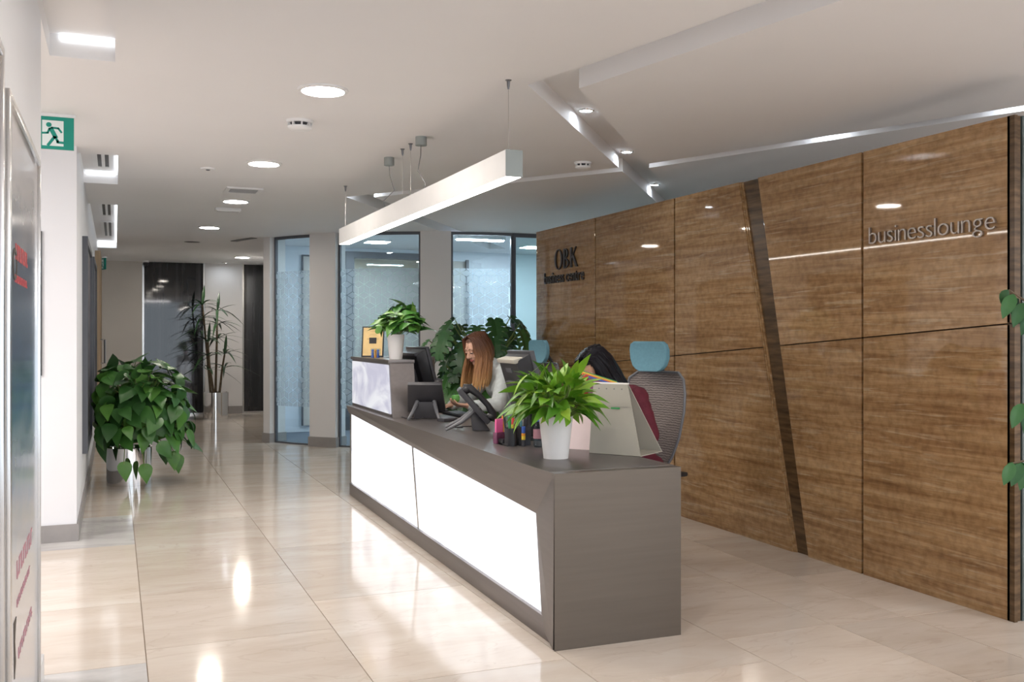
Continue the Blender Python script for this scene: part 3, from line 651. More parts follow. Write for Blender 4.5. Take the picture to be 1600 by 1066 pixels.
# ================================================================ LEFT WALL FITTINGS
def poster(y0, y1, z0, z1, lb, prints):
    t = thing('poster_case', lb, 'poster', (-.27, y0, 0))
    X0 = -.27
    obj('frame', MB().box(X0, X0+.022, y0, y0+.045, z0, z1).box(X0, X0+.022, y1-.025, y1, z0, z1).box(X0, X0+.022, y0+.045, y1-.025, z1-.025, z1).box(X0, X0+.022, y0+.045, y1-.025, z0, z0+.025), 'steel', t, bevel=.003)
    obj('print', MB().box(X0, X0+.012, y0+.045, y1-.025, z0+.025, z1-.025), 'poster_print', t, smooth=False)
    if prints:
        rng = random.Random(4)
        for (ya, yb, z, hh, n, mt) in ((3.02, 3.42, 1.565, .045, 7, 'ink_red'), (3.0, 3.4, 1.50, .022, 11, 'ink_red'), (3.05, 3.6, .66, .05, 8, 'ink_rose'), (3.05, 3.5, .58, .022, 12, 'ink_rose'), (3.1, 3.6, .42, .03, 9, 'ink_rose')):
            q = MB(); st = (yb-ya)/n
            for k in range(n):
                yy = ya+st*k
                q.box(X0+.012, X0+.0135, yy, yy+st*.25, z, z+hh).box(X0+.012, X0+.0135, yy+st*.25, yy+st*.7, z+(hh*.75 if k % 2 else 0), z+(hh if k % 2 else hh*.25))
            obj('printed_line', q, mt, t, smooth=False)
        obj('printed_mark', MB().prism([(2.98, .40), (3.02, .44), (2.99, .50), (3.03, .56), (2.96, .56), (2.97, .47)], X0+.012, X0+.0135, 'x'), 'ink', t, smooth=False)
        q = MB()
        n = 20
        for k in range(n):
            a, c = 2*math.pi*k/n, 2*math.pi*(k+1)/n
            q.prism([(2.99+.06*math.cos(a), 1.55+.045*math.sin(a)), (2.99+.06*math.cos(c), 1.55+.045*math.sin(c)), (2.99+.047*math.cos(c), 1.55+.034*math.sin(c)), (2.99+.047*math.cos(a), 1.55+.034*math.sin(a))], X0+.012, X0+.014, 'x')
        obj('printed_ring', q, 'ink', t, smooth=False)
poster(2.76, 3.86, .06, 1.985, 'tall glossy poster in a steel frame at end of near white wall', True)
poster(1.50, 2.63, .06, 2.05, 'steel framed poster at the picture edge before the red printed one', False)
t = thing('wall_board', 'white board with thin black edge on the recessed wall face', 'board', (-.8, 6.94, 1.1))
obj('panel', MB().box(-1.2, -.448, 6.928, 6.94, 1.1, 2.03), 'white_plastic', t, smooth=False)
obj('edge', MB().box(-.448, -.440, 6.925, 6.94, 1.092, 2.03).box(-1.2, -.448, 6.925, 6.94, 1.092, 1.1), 'black_plastic', t, smooth=False)
def lattice(y0, y1, z0, z1, lb, nb):
    t = thing('wall_picture', lb, 'picture', (-.235, y0, z0))
    X0 = -.235
    obj('frame', MB().box(X0, X0+.04, y0, y0+.05, z0, z1).box(X0, X0+.04, y1-.05, y1, z0, z1).box(X0, X0+.04, y0+.05, y1-.05, z0, z0+.05).box(X0, X0+.04, y0+.05, y1-.05, z1-.05, z1), 'frame_grey', t, smooth=False)
    obj('picture_print', MB().box(X0, X0+.022, y0+.05, y1-.05, z0+.05, z1-.05), 'photo_dark', t, smooth=False)
lattice(8.1, 9.7, .44, 2.12, 'dark framed picture on corridor wall nearest the leafy floor plant', 0)
lattice(10.7, 12.2, .44, 2.16, 'second dark framed picture further along the corridor wall', 0)
d = struct('door_1', MB().box(-.235, -.20, 13.2, 14.2, 0, 2.3), 'frame_grey', smooth=False)
obj('door_frame', MB().box(-.235, -.17, 13.1, 13.2, 0, 2.42).box(-.235, -.17, 14.2, 14.3, 0, 2.42).box(-.235, -.17, 13.2, 14.2, 2.3, 2.42), 'wood_door', d, smooth=False)
obj('door_handle', MB().tube([(-.19, 13.35, 1.0), (-.12, 13.35, 1.0), (-.12, 13.35, 1.3), (-.19, 13.35, 1.3)], .014, 8), 'chrome', d)
# ================================================================ RECEPTION DESK
t = thing('reception_desk', 'long grey metal reception desk with glowing white front panels', 'desk', (1.735, 3.725, 0))
XA, XB, YA, YE, ZD = 1.735, 2.36, 3.725, 8.10, .76
obj('worktop', MB().box(XA+.006, XB, YA+.0602, YE, .728, ZD), 'counter_metal', t, bevel=.002)
fs = MB().hexa([(XA, YA, ZD-.0005), (XA, YE, ZD-.0005), (XA+.022, YE, .695), (XA+.030, 4.0, .542)], [(XA+.06, YA, ZD-.0005), (XA+.06, YE, ZD-.0005), (XA+.06, YE, .695), (XA+.06, 4.0, .542)])
obj('front_fascia', fs, 'counter_metal', t, smooth=False)
obj('corner_facet', MB().hexa([(XA, YA, ZD-.001), (XA+.030, 4.0, .542), (XA+.030, 3.925, .04), (XA+.002, 3.742, 0)], [(XA+.06, YA+.02, ZD-.001), (XA+.06, 4.0, .542), (XA+.06, 3.925, .04), (XA+.06, 3.76, 0)]), 'counter_metal', t, smooth=False)
obj('end_panel', MB().hexa([(XA+.001, YA, 0), (XB, YA, 0), (XB, YA, ZD-.001), (XA+.001, YA, ZD-.001)], [(XA+.03, YA+.06, 0), (XB, YA+.06, 0), (XB, YA+.06, ZD-.001), (XA+.03, YA+.06, ZD-.001)]), 'counter_end', t, smooth=False)
zt_ = lambda y: .542+(.695-.542)*(y-4.0)/(8.1-4.0)
XP = XA+.045
o = obj('light_panel', MB().prism([(3.90, .10), (5.965, .10), (6.115, zt_(6.1)+.01), (3.99, zt_(3.99)+.01)], XP, XP+.012, 'x'), 'onyx_lit', t, smooth=False, label='wide near panel glowing white')
obj('light_panel', MB().prism([(5.995, .10), (8.04, .10), (8.04, zt_(8.04)+.01), (6.145, zt_(6.1)+.01)], XP, XP+.012, 'x'), 'onyx_lit', t, smooth=False, label='narrow far panel glowing white')
obj('divider_strip', MB().prism([(5.963, .10), (5.997, .10), (6.147, zt_(6.1)+.01), (6.113, zt_(6.1)+.01)], XP-.008, XP+.012, 'x'), 'steel', t, smooth=False, label='slanting steel strip')
obj('frame_post', MB().box(XP-.012, XP+.02, 8.04, 8.10, .0, .70), 'steel', t, smooth=False)
obj('plinth', MB().box(XP-.020, XP+.06, 3.80, 8.08, 0, .10), 'counter_metal', t, bevel=.003)
obj('back_board', MB().box(XP+.05, XP+.07, 3.78, 8.06, .02, .727).box(XP+.07, XB, 8.06, 8.1, 0, .727).box(XP+.07, XB-.02, 5.78, 5.82, 0, .727), 'grey_base', t, smooth=False)
# raised ledge at the far end
XL = 1.785
lw = obj('raised_ledge', MB().prism([(6.785, 1.15), (8.08, 1.15), (8.08, ZD), (6.70, ZD)], XL, XL+.18, 'x'), 'counter_metal', t, smooth=False)
obj('ledge_top', MB().prism([(XL-.012, 6.78), (XL+.185, 6.78), (XL+.185, 7.76), (2.42, 7.76), (2.42, 8.1), (XL-.012, 8.1)], 1.15, 1.175, 'z'), 'counter_metal', lw, bevel=.002)
obj('ledge_light_panel', MB().prism([(6.735, .785), (8.04, .785), (8.04, 1.138), (6.815, 1.138)], XL-.010, XL+.001, 'x'), 'onyx_soft', lw, smooth=False, label='upper panel glowing soft lavender white')
obj('ledge_side', MB().box(2.395, 2.42, 7.76, 8.08, ZD, 1.15).box(XL+.18, 2.42, 8.08, 8.1, ZD, 1.15), 'counter_end', lw, smooth=False)
t.rotation_euler.z = -.019

# ---- desk monitors (seen from behind)
def monitor(loc, rz, lb):
    t = thing('monitor', lb, 'monitor', loc, rz, 'desk monitors seen from behind')
    L = lambda m_, n, mt, p=t, **k: obj(n, m_, mt, p, world=False, **k)
    Tm = M.Translation((0, 0, .06)) @ M.Rotation(R(-15), 4, 'Y')
    base = L(MB().prism([(-.13, -.13), (.11, -.15), (.11, .15), (-.13, .13)], 0, .018), 'base', 'black_plastic', bevel=.005)
    L(MB().hexa([(-.05, -.07, .018), (.05, -.07, .018), (.05, .07, .018), (-.05, .07, .018)], [(-.05, -.05, .16), (.0, -.05, .16), (.0, .05, .16), (-.05, .05, .16)]), 'neck', 'black_plastic', bevel=.006)
    L(MB().box(.012, .040, -.205, .205, .06, .455, Tm), 'bezel', 'dark_plastic', bevel=.006)
    L(MB().box(.040, .042, -.185, .185, .085, .435, Tm), 'screen', 'dark_glass', smooth=False)
    c = L(MB().hexa([Tm @ V(p) for p in ((.012, -.19, .08), (.012, .19, .08), (.012, .19, .44), (.012, -.19, .44))], [Tm @ V(p) for p in ((-.055, -.15, .11), (-.055, .15, .11), (-.065, .155, .415), (-.065, -.155, .415))]), 'rear_housing', 'black_plastic', bevel=.008)
    obj('top_cover', MB().box(-.075, .012, -.16, .16, .405, .43, Tm), 'card_beige' if 'paper' in lb else 'dark_plastic', c, world=False, bevel=.006)
    obj('port_slot', MB().box(-.0675, -.060, -.05, .05, .35, .375, Tm), 'frame_grey', c, world=False, smooth=False)
    obj('cable_cover', MB().box(-.085, -.055, -.07, .07, .12, .30, Tm), 'dark_plastic', c, world=False, bevel=.008)
    return t
monitor((2.26, 7.19, .7605), R(6), 'black monitor seen from behind before the raised ledge')
monitor((2.235, 5.06, .7605), R(-4), 'dark monitor with paper coloured top cover behind the lush lily')

# ---- desk phones
def phone(loc, rz, lb, s=1.2):
    t = thing('desk_phone', lb, 'phone', loc, rz, 'black desk phones'); t.scale = (s, s, s)
    T = M.Translation((0, 0, .125)) @ M.Rotation(R(48), 4, 'Y')
    L = lambda m_, n, mt, p=t, **k: obj(n, m_, mt, p, world=False, **k)
    b_ = L(MB().prism([(-.12, -.10), (.11, -.115), (.11, .115), (-.12, .10)], -.016, .012, 'z', T), 'body', 'dark_plastic', bevel=.006)
    obj('display', MB().box(-.09, -.02, -.035, .085, .012, .0145, T), 'grey_plastic', b_, world=False, smooth=False)
    for i in range(4):
        for j in range(3): obj('key', MB().box(.004+.024*i, .020+.024*i, -.025+.035*j, .0+.035*j, .012, .016, T), 'black_plastic', b_, world=False, smooth=False)
    h = L(MB().tube([T @ V(p) for p in ((-.115, -.078, .022), (-.09, -.078, .045), (-.03, -.078, .056), (.04, -.078, .056), (.09, -.078, .045), (.112, -.078, .022))], [.017, .021, .015, .015, .021, .017], 12), 'handset', 'black_plastic')
    L(MB().ball(T @ V((-.095, -.078, .026)), (.026, .024, .022)).ball(T @ V((.095, -.078, .026)), (.026, .024, .022)), 'handset_cups', 'black_plastic', h)
    for s in (-1, 1): L(MB().tube([(.0, s*.05, .10), (-.07, s*.07, .045), (-.15, s*.09, .006)], [.013, .011, .007], 8), 'leg', 'grey_plastic')
    L(MB().hexa([(-.01, -.07, 0), (.08, -.08, 0), (.08, .08, 0), (-.01, .07, 0)], [(-.02, -.06, .10), (.03, -.06, .075), (.03, .06, .075), (-.02, .06, .10)]), 'stand', 'dark_plastic', bevel=.004)
    L(MB().tube([(-.06, .0, .01), (-.1, .05, .006), (-.04, .12, .005), (.06, .15, .005)], .0028, 6), 'cord', 'black_plastic')
    return t
phone((2.05, 6.57, .7605), R(68), 'black desk phone tilted back before the far monitor')
phone((2.09, 5.68, .7605), R(-18), 'black desk phone seen side on, nearer the pink notes')

# ---- keyboard and tray beside the first receptionist
t = thing('keyboard', 'black keyboard lying on the desk under the held green apple', 'keyboard', (2.36, 6.72, .7605), R(0))
obj('body', MB().box(-.07, .07, -.20, .20, 0, .016), 'black_plastic', t, world=False, bevel=.004)
for i in range(5):
    for j in range(13): obj('key', MB().box(-.058+.024*i, -.038+.024*i, -.19+.0292*j, -.165+.0292*j, .016, .021), 'dark_plastic', t, world=False, smooth=False)
t = thing('card_reader', 'small dark card reader beside the keyboard', 'card reader', (2.12, 6.30, .7605), R(20))
obj('body', MB().prism([(-.06, -.04), (.06, -.04), (.06, .04), (-.06, .04)], 0, .022), 'dark_plastic', t, world=False, bevel=.006)
obj('screen', MB().box(-.05, -.01, -.03, .03, .022, .0235), 'grey_plastic', t, world=False, smooth=False)

# ---- pen box, sticky notes, pens, bottle
t = thing('pen_holder', 'dark pen holder with two cups among pens on desk', 'pen holder', (1.985, 4.80, .7605), R(0))
cup = lambda c, h, r=.034: MB().lathe([(r, 0), (r, h), (r-.003, h), (r-.003, .004)], c, 20)
obj('cup', cup((-.02, -.03, 0), .095), 'black_plastic', t, world=False, label='round mesh cup'); obj('cup', MB().box(.02, .085, -.055, -.052, 0, .10).box(.02, .085, .0, .003, 0, .10).box(.02, .023, -.052, 0, 0, .10).box(.082, .085, -.052, 0, 0, .10).box(.023, .082, -.052, 0, 0, .004), 'dark_plastic', t, world=False, smooth=False, label='square cup')
obj('tray', MB().box(-.055, .09, .006, .07, 0, .030).box(-.055, -.05, -.07, .07, 0, .012), 'black_plastic', t, world=False, bevel=.003)
t = thing('sticky_notes', 'bright pink sticky notes standing in a plum holder', 'sticky notes', (1.945, 4.885, .7605), R(20))
obj('holder', MB().box(-.030, .030, -.012, .020, 0, .062), 'plum', t, world=False, bevel=.003); obj('note_pad', MB().box(-.028, .020, -.006, .006, .062, .135), 'pink', t, world=False, smooth=False); obj('page_markers', MB().box(.021, .030, -.006, .006, .062, .15), 'orange', t, world=False, smooth=False)
def pen(x, y, z, h, r, body, cap, lean, lb):
    t = thing('pen', lb, 'pen', (x, y, z)); d = V((lean[0], lean[1], 1)).normalized()
    obj('barrel', MB().tube([d*0, d*.004, d*h*.75], [r*.4, r, r], 10), body, t, world=False); obj('cap', MB().tube([d*h*.75, d*h*.97, d*h], [r*1.15, r*1.1, r*.6], 10), cap, t, world=False)
pen(1.965, 4.765, .765, .155, .009, 'green', 'green', (-.06, .05), 'thick green marker standing in the round cup')
pen(1.975, 4.785, .765, .140, .005, 'orange', 'orange', (.10, .0), 'orange pencil leaning in the round cup')
pen(1.950, 4.780, .765, .165, .005, 'black_plastic', 'black_plastic', (-.10, .1), 'slim black pen leaning out of the round cup')
pen(1.962, 4.755, .765, .150, .006, 'yellow', 'red', (.02, -.10), 'yellow pen with red cap in the round cup')
pen(2.030, 4.775, .765, .170, .006, 'teal', 'silver_plastic', (-.05, -.05), 'teal pen with pale cap in the square cup')
pen(2.050, 4.770, .765, .180, .009, 'black_plastic', 'dark_plastic', (.03, .05), 'thick black marker in the square cup')
t = thing('highlighter_stack', 'blue and yellow highlighter standing beside the square cup', 'highlighter', (2.015, 4.715, .7605))
for a, b_, c in ((0, .035, 'dark_plastic'), (.035, .055, 'yellow'), (.055, .07, 'orange'), (.07, .105, 'blue')): obj('cap' if a > .06 else 'barrel', MB().cyl((0, 0, 0), .0105, a, b_, 16), c, t, world=False)
t = thing('water_bottle', 'small clear bottle with red label beside the lily pot', 'bottle', (2.075, 4.66, .7605))
obj('body', MB().lathe([(.020, 0), (.024, .006), (.024, .10), (.012, .128), (.010, .135)], n=20), 'bottle_clear', t, world=False); obj('label_band', MB().lathe([(.0245, .045), (.0245, .095)], n=20, caps=False), 'ink_rose', t, world=False); obj('cap', MB().cyl((0, 0, 0), .012, .135, .152, 16), 'blue', t, world=False)

# ---- folded card stand, coloured fan of folders, pink folder
C0 = V((2.208, 4.32, .7605)); ex = V((.565, -.825, 0)).normalized(); ey = V((.825, .565, 0)).normalized()
Q = lambda u, v, z: C0+ex*u+ey*v+V((0, 0, z))
t = thing('card_stand', 'beige folded card display stand near the front end of desk', 'display stand', C0)
def sheet(a, b_, c, d, th):
    n = (b_-a).cross(d-a).normalized()*th; return MB().hexa([a, b_, c, d], [p+n for p in (a, b_, c, d)])
f1 = sheet(Q(0, 0, 0), Q(.285, 0, 0), Q(.165, .10, .345), Q(-.03, .10, .345), .004); obj('front_panel', f1, 'card_beige', t, smooth=False)
obj('back_panel', sheet(Q(0, .25, 0), Q(.285, .25, 0), Q(.165, .108, .345), Q(-.03, .108, .345), .004), 'card_beige', t, smooth=False)
obj('top_fold', MB().hexa([Q(-.03, .095, .345), Q(.165, .095, .345), Q(.165, .115, .345), Q(-.03, .115, .345)], [Q(-.03, .098, .352), Q(.165, .098, .352), Q(.165, .112, .352), Q(-.03, .112, .352)]), 'paper_white', t, smooth=False)
obj('base_panel', MB().hexa([Q(0, .0, 0), Q(.285, 0, 0), Q(.285, .25, 0), Q(0, .25, 0)], [Q(0, .0, .004), Q(.285, 0, .004), Q(.285, .25, .004), Q(0, .25, .004)]), 'card_beige', t, smooth=False)
def on_front(u0, u1, h0, h1):
    P = lambda u, h: Q(u, h/.345*.10-.0065, h); return MB().hexa([P(u0, h0), P(u1, h0), P(u1, h1), P(u0, h1)], [P(u0, h0)-ey*.001, P(u1, h0)-ey*.001, P(u1, h1)-ey*.001, P(u0, h1)-ey*.001])
obj('printed_bar', on_front(.09, .14, .222, .230), 'green', t, smooth=False); obj('fold_line', on_front(-.015, .20, .2335, .235), 'grey_base', t, smooth=False)
for k in range(4): obj('rivet', on_front(.005+.043*k, .011+.043*k, .318, .324), 'dark_metal', t, smooth=False)
t = thing('folder_fan', 'rainbow fan of coloured folders sticking up behind the card stand', 'folders', (2.45, 4.63, .7605), 0)
ex2 = V((.80, -.55, .0)).normalized()
obj('rack', MB().box(-.05, .15, -.02, .12, 0, .04), 'paper_white', t, world=False, bevel=.004)
for k, (c, dx, dz) in enumerate((('plum', -.01, -.02), ('blue', .0, -.012), ('red', -.025, .0), ('orange', -.02, .006), ('yellow', -.01, .010), ('green', .0, .014), ('teal', .02, .006))):
    y = -.01+.018*k
    obj('folder', MB().hexa([(-.08+dx, y, .01), (.10+dx, y, .01), (.14+dx, y+.02, .322+dz), (-.075+dx, y+.02, .385+dz)], [(-.08+dx, y+.004, .01), (.10+dx, y+.004, .01), (.14+dx, y+.024, .322+dz), (-.075+dx, y+.024, .385+dz)]), c, t, world=False, smooth=False)
t = thing('paper_folder', 'pale pink folder leaning between lily pot and card stand', 'folder', (2.20, 4.50, .7605), R(-50))
obj('cover', MB().hexa([(-.10, 0, 0), (.10, 0, 0), (.10, .09, .19), (-.10, .09, .19)], [(-.10, .006, 0), (.10, .006, 0), (.10, .096, .19), (-.10, .096, .19)]), 'paper_pink', t, world=False, smooth=False); obj('pages', MB().hexa([(-.095, .007, 0), (.095, .007, 0), (.095, .097, .18), (-.095, .097, .18)], [(-.095, .02, 0), (.095, .02, 0), (.095, .106, .18), (-.095, .106, .18)]), 'paper_white', t, world=False, smooth=False); obj('back_prop', MB().box(-.1, .1, .10, .105, 0, .16), 'dark_plastic', t, world=False, smooth=False)

# ---- award frame, crystal trophy and papers on the ledge
t = thing('award_frame', 'black framed gold certificate standing on the raised ledge', 'picture frame', (1.955, 7.74, 1.1755), R(-28))
TF = M.Rotation(R(-9), 4, 'X')
w_, h_ = .092, .255
obj('frame', MB().box(-w_, -w_+.010, -.006, .010, 0, h_, TF).box(w_-.010, w_, -.006, .010, 0, h_, TF).box(-w_+.01, w_-.01, -.006, .010, 0, .012, TF).box(-w_+.01, w_-.01, -.006, .010, h_-.010, h_, TF), 'black_plastic', t, world=False, bevel=.002)
obj('certificate', MB().box(-w_+.010, w_-.010, .0, .006, .012, h_-.01, TF), 'gold_print', t, world=False, smooth=False)
q = MB()
for z, a, hh in ((.215, .03, .003), (.19, .025, .002), (.181, .035, .002), (.148, .05, .005), (.134, .028, .004)):
    n = 9
    for k in range(n): q.box(-a+2*a*k/n, -a+2*a*(k+.6)/n, -.0012, 0, z, z+hh*(1 if k % 3 else .7), TF)
obj('printed_lines', q, 'ink_brown', t, world=False, smooth=False); obj('easel', MB().hexa([(-.03, .012, .0), (.03, .012, 0), (.03, .02, .16), (-.03, .02, .16)], [(-.03, .07, 0), (.03, .07, 0), (.03, .03, .16), (-.03, .03, .16)]), 'black_plastic', t, world=False)
t = thing('trophy', 'small crystal ornament with blue and orange figures before certificate', 'ornament', (1.90, 7.42, 1.1755), R(-20))
obj('block', MB().prism([(-.035, -.012), (.035, -.012), (.04, .012), (-.04, .012)], 0, .075), 'bottle_clear', t, world=False, bevel=.004)
for x, c in ((-.022, 'blue'), (.0, 'orange'), (.02, 'blue')): obj('figure', MB().lathe([(.012, .002), (.008, .03), (.010, .04), (.004, .05)], (x, 0, 0), 12).ball((x, 0, .058), .010), c, t, world=False)
t = thing('paper_stack', 'white papers upright in the open end of the raised ledge', 'papers', (2.30, 7.92, .7605)); 
for k in range(3): obj('sheet', MB().box(-.08+.03*k, -.06+.03*k, -.1, .1, 0, .26-.02*k), 'paper_white', t, world=False, smooth=False)

# ================================================================ OFFICE CHAIRS
def chair(loc, rz, lb, label_group):
    t = thing('office_chair', lb, 'chair', loc, rz, label_group)
    L = lambda m_, n, mt, p=t, **k: obj(n, m_, mt, p, world=False, **k)
    for k in range(5):
        a = 2*math.pi*k/5+.3; e = V((math.cos(a), math.sin(a), 0))
        lg = L(MB().tube([e*.03+V((0, 0, .10)), e*.20+V((0, 0, .088)), e*.31+V((0, 0, .075))], [.024, .019, .014], 10), 'base_arm', 'dark_metal')
        side = V((-e.y, e.x, 0)); wb = MB()
        for s in (-1, 1):
            mt_ = M.Translation(e*.315+side*s*.012+V((0, 0, .0305))) @ side.to_track_quat('Z', 'Y').to_matrix().to_4x4(); wb.lathe([(.022, -.008), (.030, -.006), (.030, .006), (.022, .008)], n=18, mtx=mt_)
        obj('caster', wb.tube([e*.315+V((0, 0, .035)), e*.315+V((0, 0, .075))], .009, 8), 'black_plastic', lg, world=False)
    L(MB().lathe([(.036, .07), (.036, .13), (.026, .14), (.026, .27), (.016, .28), (.016, .40)], n=18), 'gas_column', 'dark_metal')
    L(MB().box(-.12, .12, -.09, .09, .39, .43), 'mechanism', 'dark_plastic', bevel=.015)
    s = MB(); n = 24; ring = lambda k, sx, sy, z: V((.03+.235*sx*(abs(math.cos(k))**.55)*math.copysign(1, math.cos(k)), .235*sy*(abs(math.sin(k))**.55)*math.copysign(1, math.sin(k)), z))
    vs = [ring(2*math.pi*(k+.5)/n, a, a, z) for a, z in ((.86, .43), (1, .445), (1.0, .475), (.9, .492)) for k in range(n)]
    s.add(vs, [(i*n+k, i*n+(k+1) % n, (i+1)*n+(k+1) % n, (i+1)*n+k) for i in range(3) for k in range(n)]+[tuple(range(n))[::-1], tuple(3*n+k for k in range(n))]); L(s, 'seat', 'black_cloth', ang=60)
    prof = [(0, .10), (.08, .155), (.2, .20), (.35, .228), (.46, .232), (.54, .215), (.58, .16)]     # height above .55, half width
    bx = lambda z, y: -.225-.07*z+.11*(y/.23)**2*.55-.05*math.sin(z*4)
    m_ = MB(); nn = 10; rows = []
    for z, hw in prof: rows.append([V((bx(z, hw*u), hw*u, .55+z)) for u in [-1+2*k/nn for k in range(nn+1)]])
    th = V((-.008, 0, 0)); vs = [p for r in rows for p in r]+[p+th for r in rows for p in r]; q = len(rows)*(nn+1)
    fs = [(i*(nn+1)+k, i*(nn+1)+k+1, (i+1)*(nn+1)+k+1, (i+1)*(nn+1)+k) for i in range(len(rows)-1) for k in range(nn)]
    m_.add(vs, fs+[tuple(x+q for x in f)[::-1] for f in fs]); L(m_, 'backrest', 'mesh_fabric', ang=70)
    rim = [r[0] for r in rows]+rows[-1][1:-1]+[r[-1] for r in rows[::-1]]+rows[0][1:-1][::-1]; L(MB().tube(rim+[rim[0]], .0085, 8), 'back_frame', 'grey_plastic')
    L(MB().tube([(-.02, 0, .41), (-.22, 0, .42), (-.30, 0, .56), (-.315, 0, .8), (-.335, 0, 1.10), (-.27, 0, 1.2)], [.03, .03, .024, .02, .016, .014], 10), 'spine', 'dark_plastic')
    h = MB(); rows = []; nn = 14
    for z, hw in ((0, .07), (.012, .100), (.035, .126), (.08, .144), (.13, .147), (.165, .136), (.182, .108)):
        rows.append([V((-.195-.25*(u*hw)**2*-9*.35-.02*math.sin(z/.18*math.pi)*0+.03*(z/.18-.5)**2*2, hw*u, 1.135+z)) for u in [-1+2*k/nn for k in range(nn+1)]])
    th = V((-.034, 0, 0)); vs = [p for r in rows for p in r]+[p+th for r in rows for p in r]; q = len(rows)*(nn+1); nr = len(rows)
    fs = [(i*(nn+1)+k, i*(nn+1)+k+1, (i+1)*(nn+1)+k+1, (i+1)*(nn+1)+k) for i in range(nr-1) for k in range(nn)]
    bd = [k for k in range(nn+1)]+[(i+1)*(nn+1)+nn for i in range(nr-1)]+[(nr-1)*(nn+1)+k for k in range(nn-1, -1, -1)]+[i*(nn+1) for i in range(nr-2, 0, -1)]
    fs2 = fs+[tuple(x+q for x in f)[::-1] for f in fs]+[(a, b_, b_+q, a+q) for a, b_ in zip(bd, bd[1:]+bd[:1])]
    L(h.add(vs, fs2), 'headrest', 'headrest_blue', bevel=.009, ang=75, label='pale blue headrest')
    for sgn in (-1, 1):
        ar = L(MB().tube([(-.06, sgn*.20, .42), (-.06, sgn*.285, .44), (-.05, sgn*.29, .545)], [.016, .016, .014], 10), 'arm_post', 'dark_plastic')
        obj('armrest', MB().box(-.16, .10, sgn*.29-.035, sgn*.29+.035, .54, .565), 'black_plastic', ar, world=False, bevel=.010)
    return t
chair((2.80, 4.985, 0), R(198), 'mesh office chair with blue headrest behind the woman in burgundy', None)
chair((2.93, 6.98, 0), R(184), 'mesh office chair behind the woman in the pale cardigan', None)
# ================================================================ PEOPLE
def grow(mb_, voxel, smooth_it, name):
    me = mb_.mesh(name); o = bpy.data.objects.new('tmp', me); COL.objects.link(o)
    r = o.modifiers.new('r', 'REMESH'); r.mode = 'VOXEL'; r.voxel_size = voxel; r.use_smooth_shade = True
    if smooth_it:
        s = o.modifiers.new('s', 'SMOOTH'); s.iterations = smooth_it; s.factor = .5
    dg = bpy.context.evaluated_depsgraph_get(); out = bpy.data.meshes.new_from_object(o.evaluated_get(dg)); bpy.data.objects.remove(o)
    out.materials.clear(); out.name = name
    return out
def limb(m_, pts, rs):
    for (a, b_, r0, r1) in zip(pts, pts[1:], rs, rs[1:]): m_.capsule(a, b_, r0, r1)
def hand(m_, wrist, d, nrm, s=1, curl=.5, side=1):
    """palm, four unequal curled fingers and a side thumb; nrm = direction the palm faces"""
    d = V(d).normalized(); nrm = (V(nrm)-d*V(nrm).dot(d)).normalized(); x = d.cross(nrm)*side; w0 = V(wrist)
    for k in range(4):
        u = (-.027+.018*k)*s; m_.capsule(w0+x*u*.55+d*.012*s, w0+x*u+d*.078*s, .0125*s, .0105*s, 10)
    for k, ln in enumerate((.058, .072, .078, .068)):
        p = w0+x*(-.027+.018*k)*s+d*.080*s; dd = d.copy(); r = (.0078, .0086, .0088, .0084)[k]*s
        for j, f in enumerate((.45, .32, .23)):
            a = curl*(.9, 1.15, .9)[j]; dd = (dd*math.cos(a)+nrm*math.sin(a)*1).normalized() if j == 0 else (dd*math.cos(a)+nrm*math.sin(a)).normalized()
            q = p+dd*ln*f*s; m_.capsule(p, q, r, r*.9, 10); p = q; r *= .92
    th = w0+x*.022*s+d*.025*s; t1 = th+(x*.8+d*.55+nrm*.25).normalized()*.040*s; t2 = t1+(d*.75+nrm*.55+x*.1).normalized()*.030*s; t3 = t2+(d*.7+nrm*.6-x*.2).normalized()*.022*s
    m_.capsule(w0+x*.012*s+d*.012*s, th, .014*s, .013*s, 10); m_.capsule(th, t1, .0125*s, .0105*s, 10); m_.capsule(t1, t2, .0102*s, .0092*s, 10); m_.capsule(t2, t3, .009*s, .0078*s, 10)
    return w0+d*.078*s+nrm*.034*s
def head(m_, T, s=1):
    P = lambda x, y, z: T @ V((x*s, y*s, z*s)); rot = T.to_3x3().to_4x4()
    m_.ball(P(-.008, 0, .028), (.094*s, .074*s, .092*s), mtx=rot); m_.ball(P(.022, 0, -.030), (.064*s, .060*s, .078*s), mtx=rot)
    m_.capsule(P(.058, 0, -.078), P(.066, 0, -.092), .022*s, .017*s)                  # chin
    m_.capsule(P(.02, .045, -.06), P(.058, .010, -.088), .020*s, .018*s); m_.capsule(P(.02, -.045, -.06), P(.058, -.010, -.088), .020*s, .018*s)
    m_.capsule(P(.084, 0, .018), P(.104, 0, -.022), .0075*s, .0125*s); m_.ball(P(.092, .011, -.027), .0085*s); m_.ball(P(.092, -.011, -.027), .0085*s)   # nose
    m_.capsule(P(.074, -.034, .030), P(.074, .034, .030), .013*s, .013*s)             # brow
    for y in (-1, 1):
        m_.ball(P(.056, y*.040, -.028), (.024*s, .022*s, .022*s)); m_.ball(P(-.010, y*.073, -.008), (.018*s, .009*s, .030*s), mtx=rot)
    m_.capsule(P(.077, -.014, -.052), P(.077, .014, -.052), .0085*s, .0085*s); m_.capsule(P(.075, -.012, -.063), P(.075, .012, -.063), .009*s, .009*s)
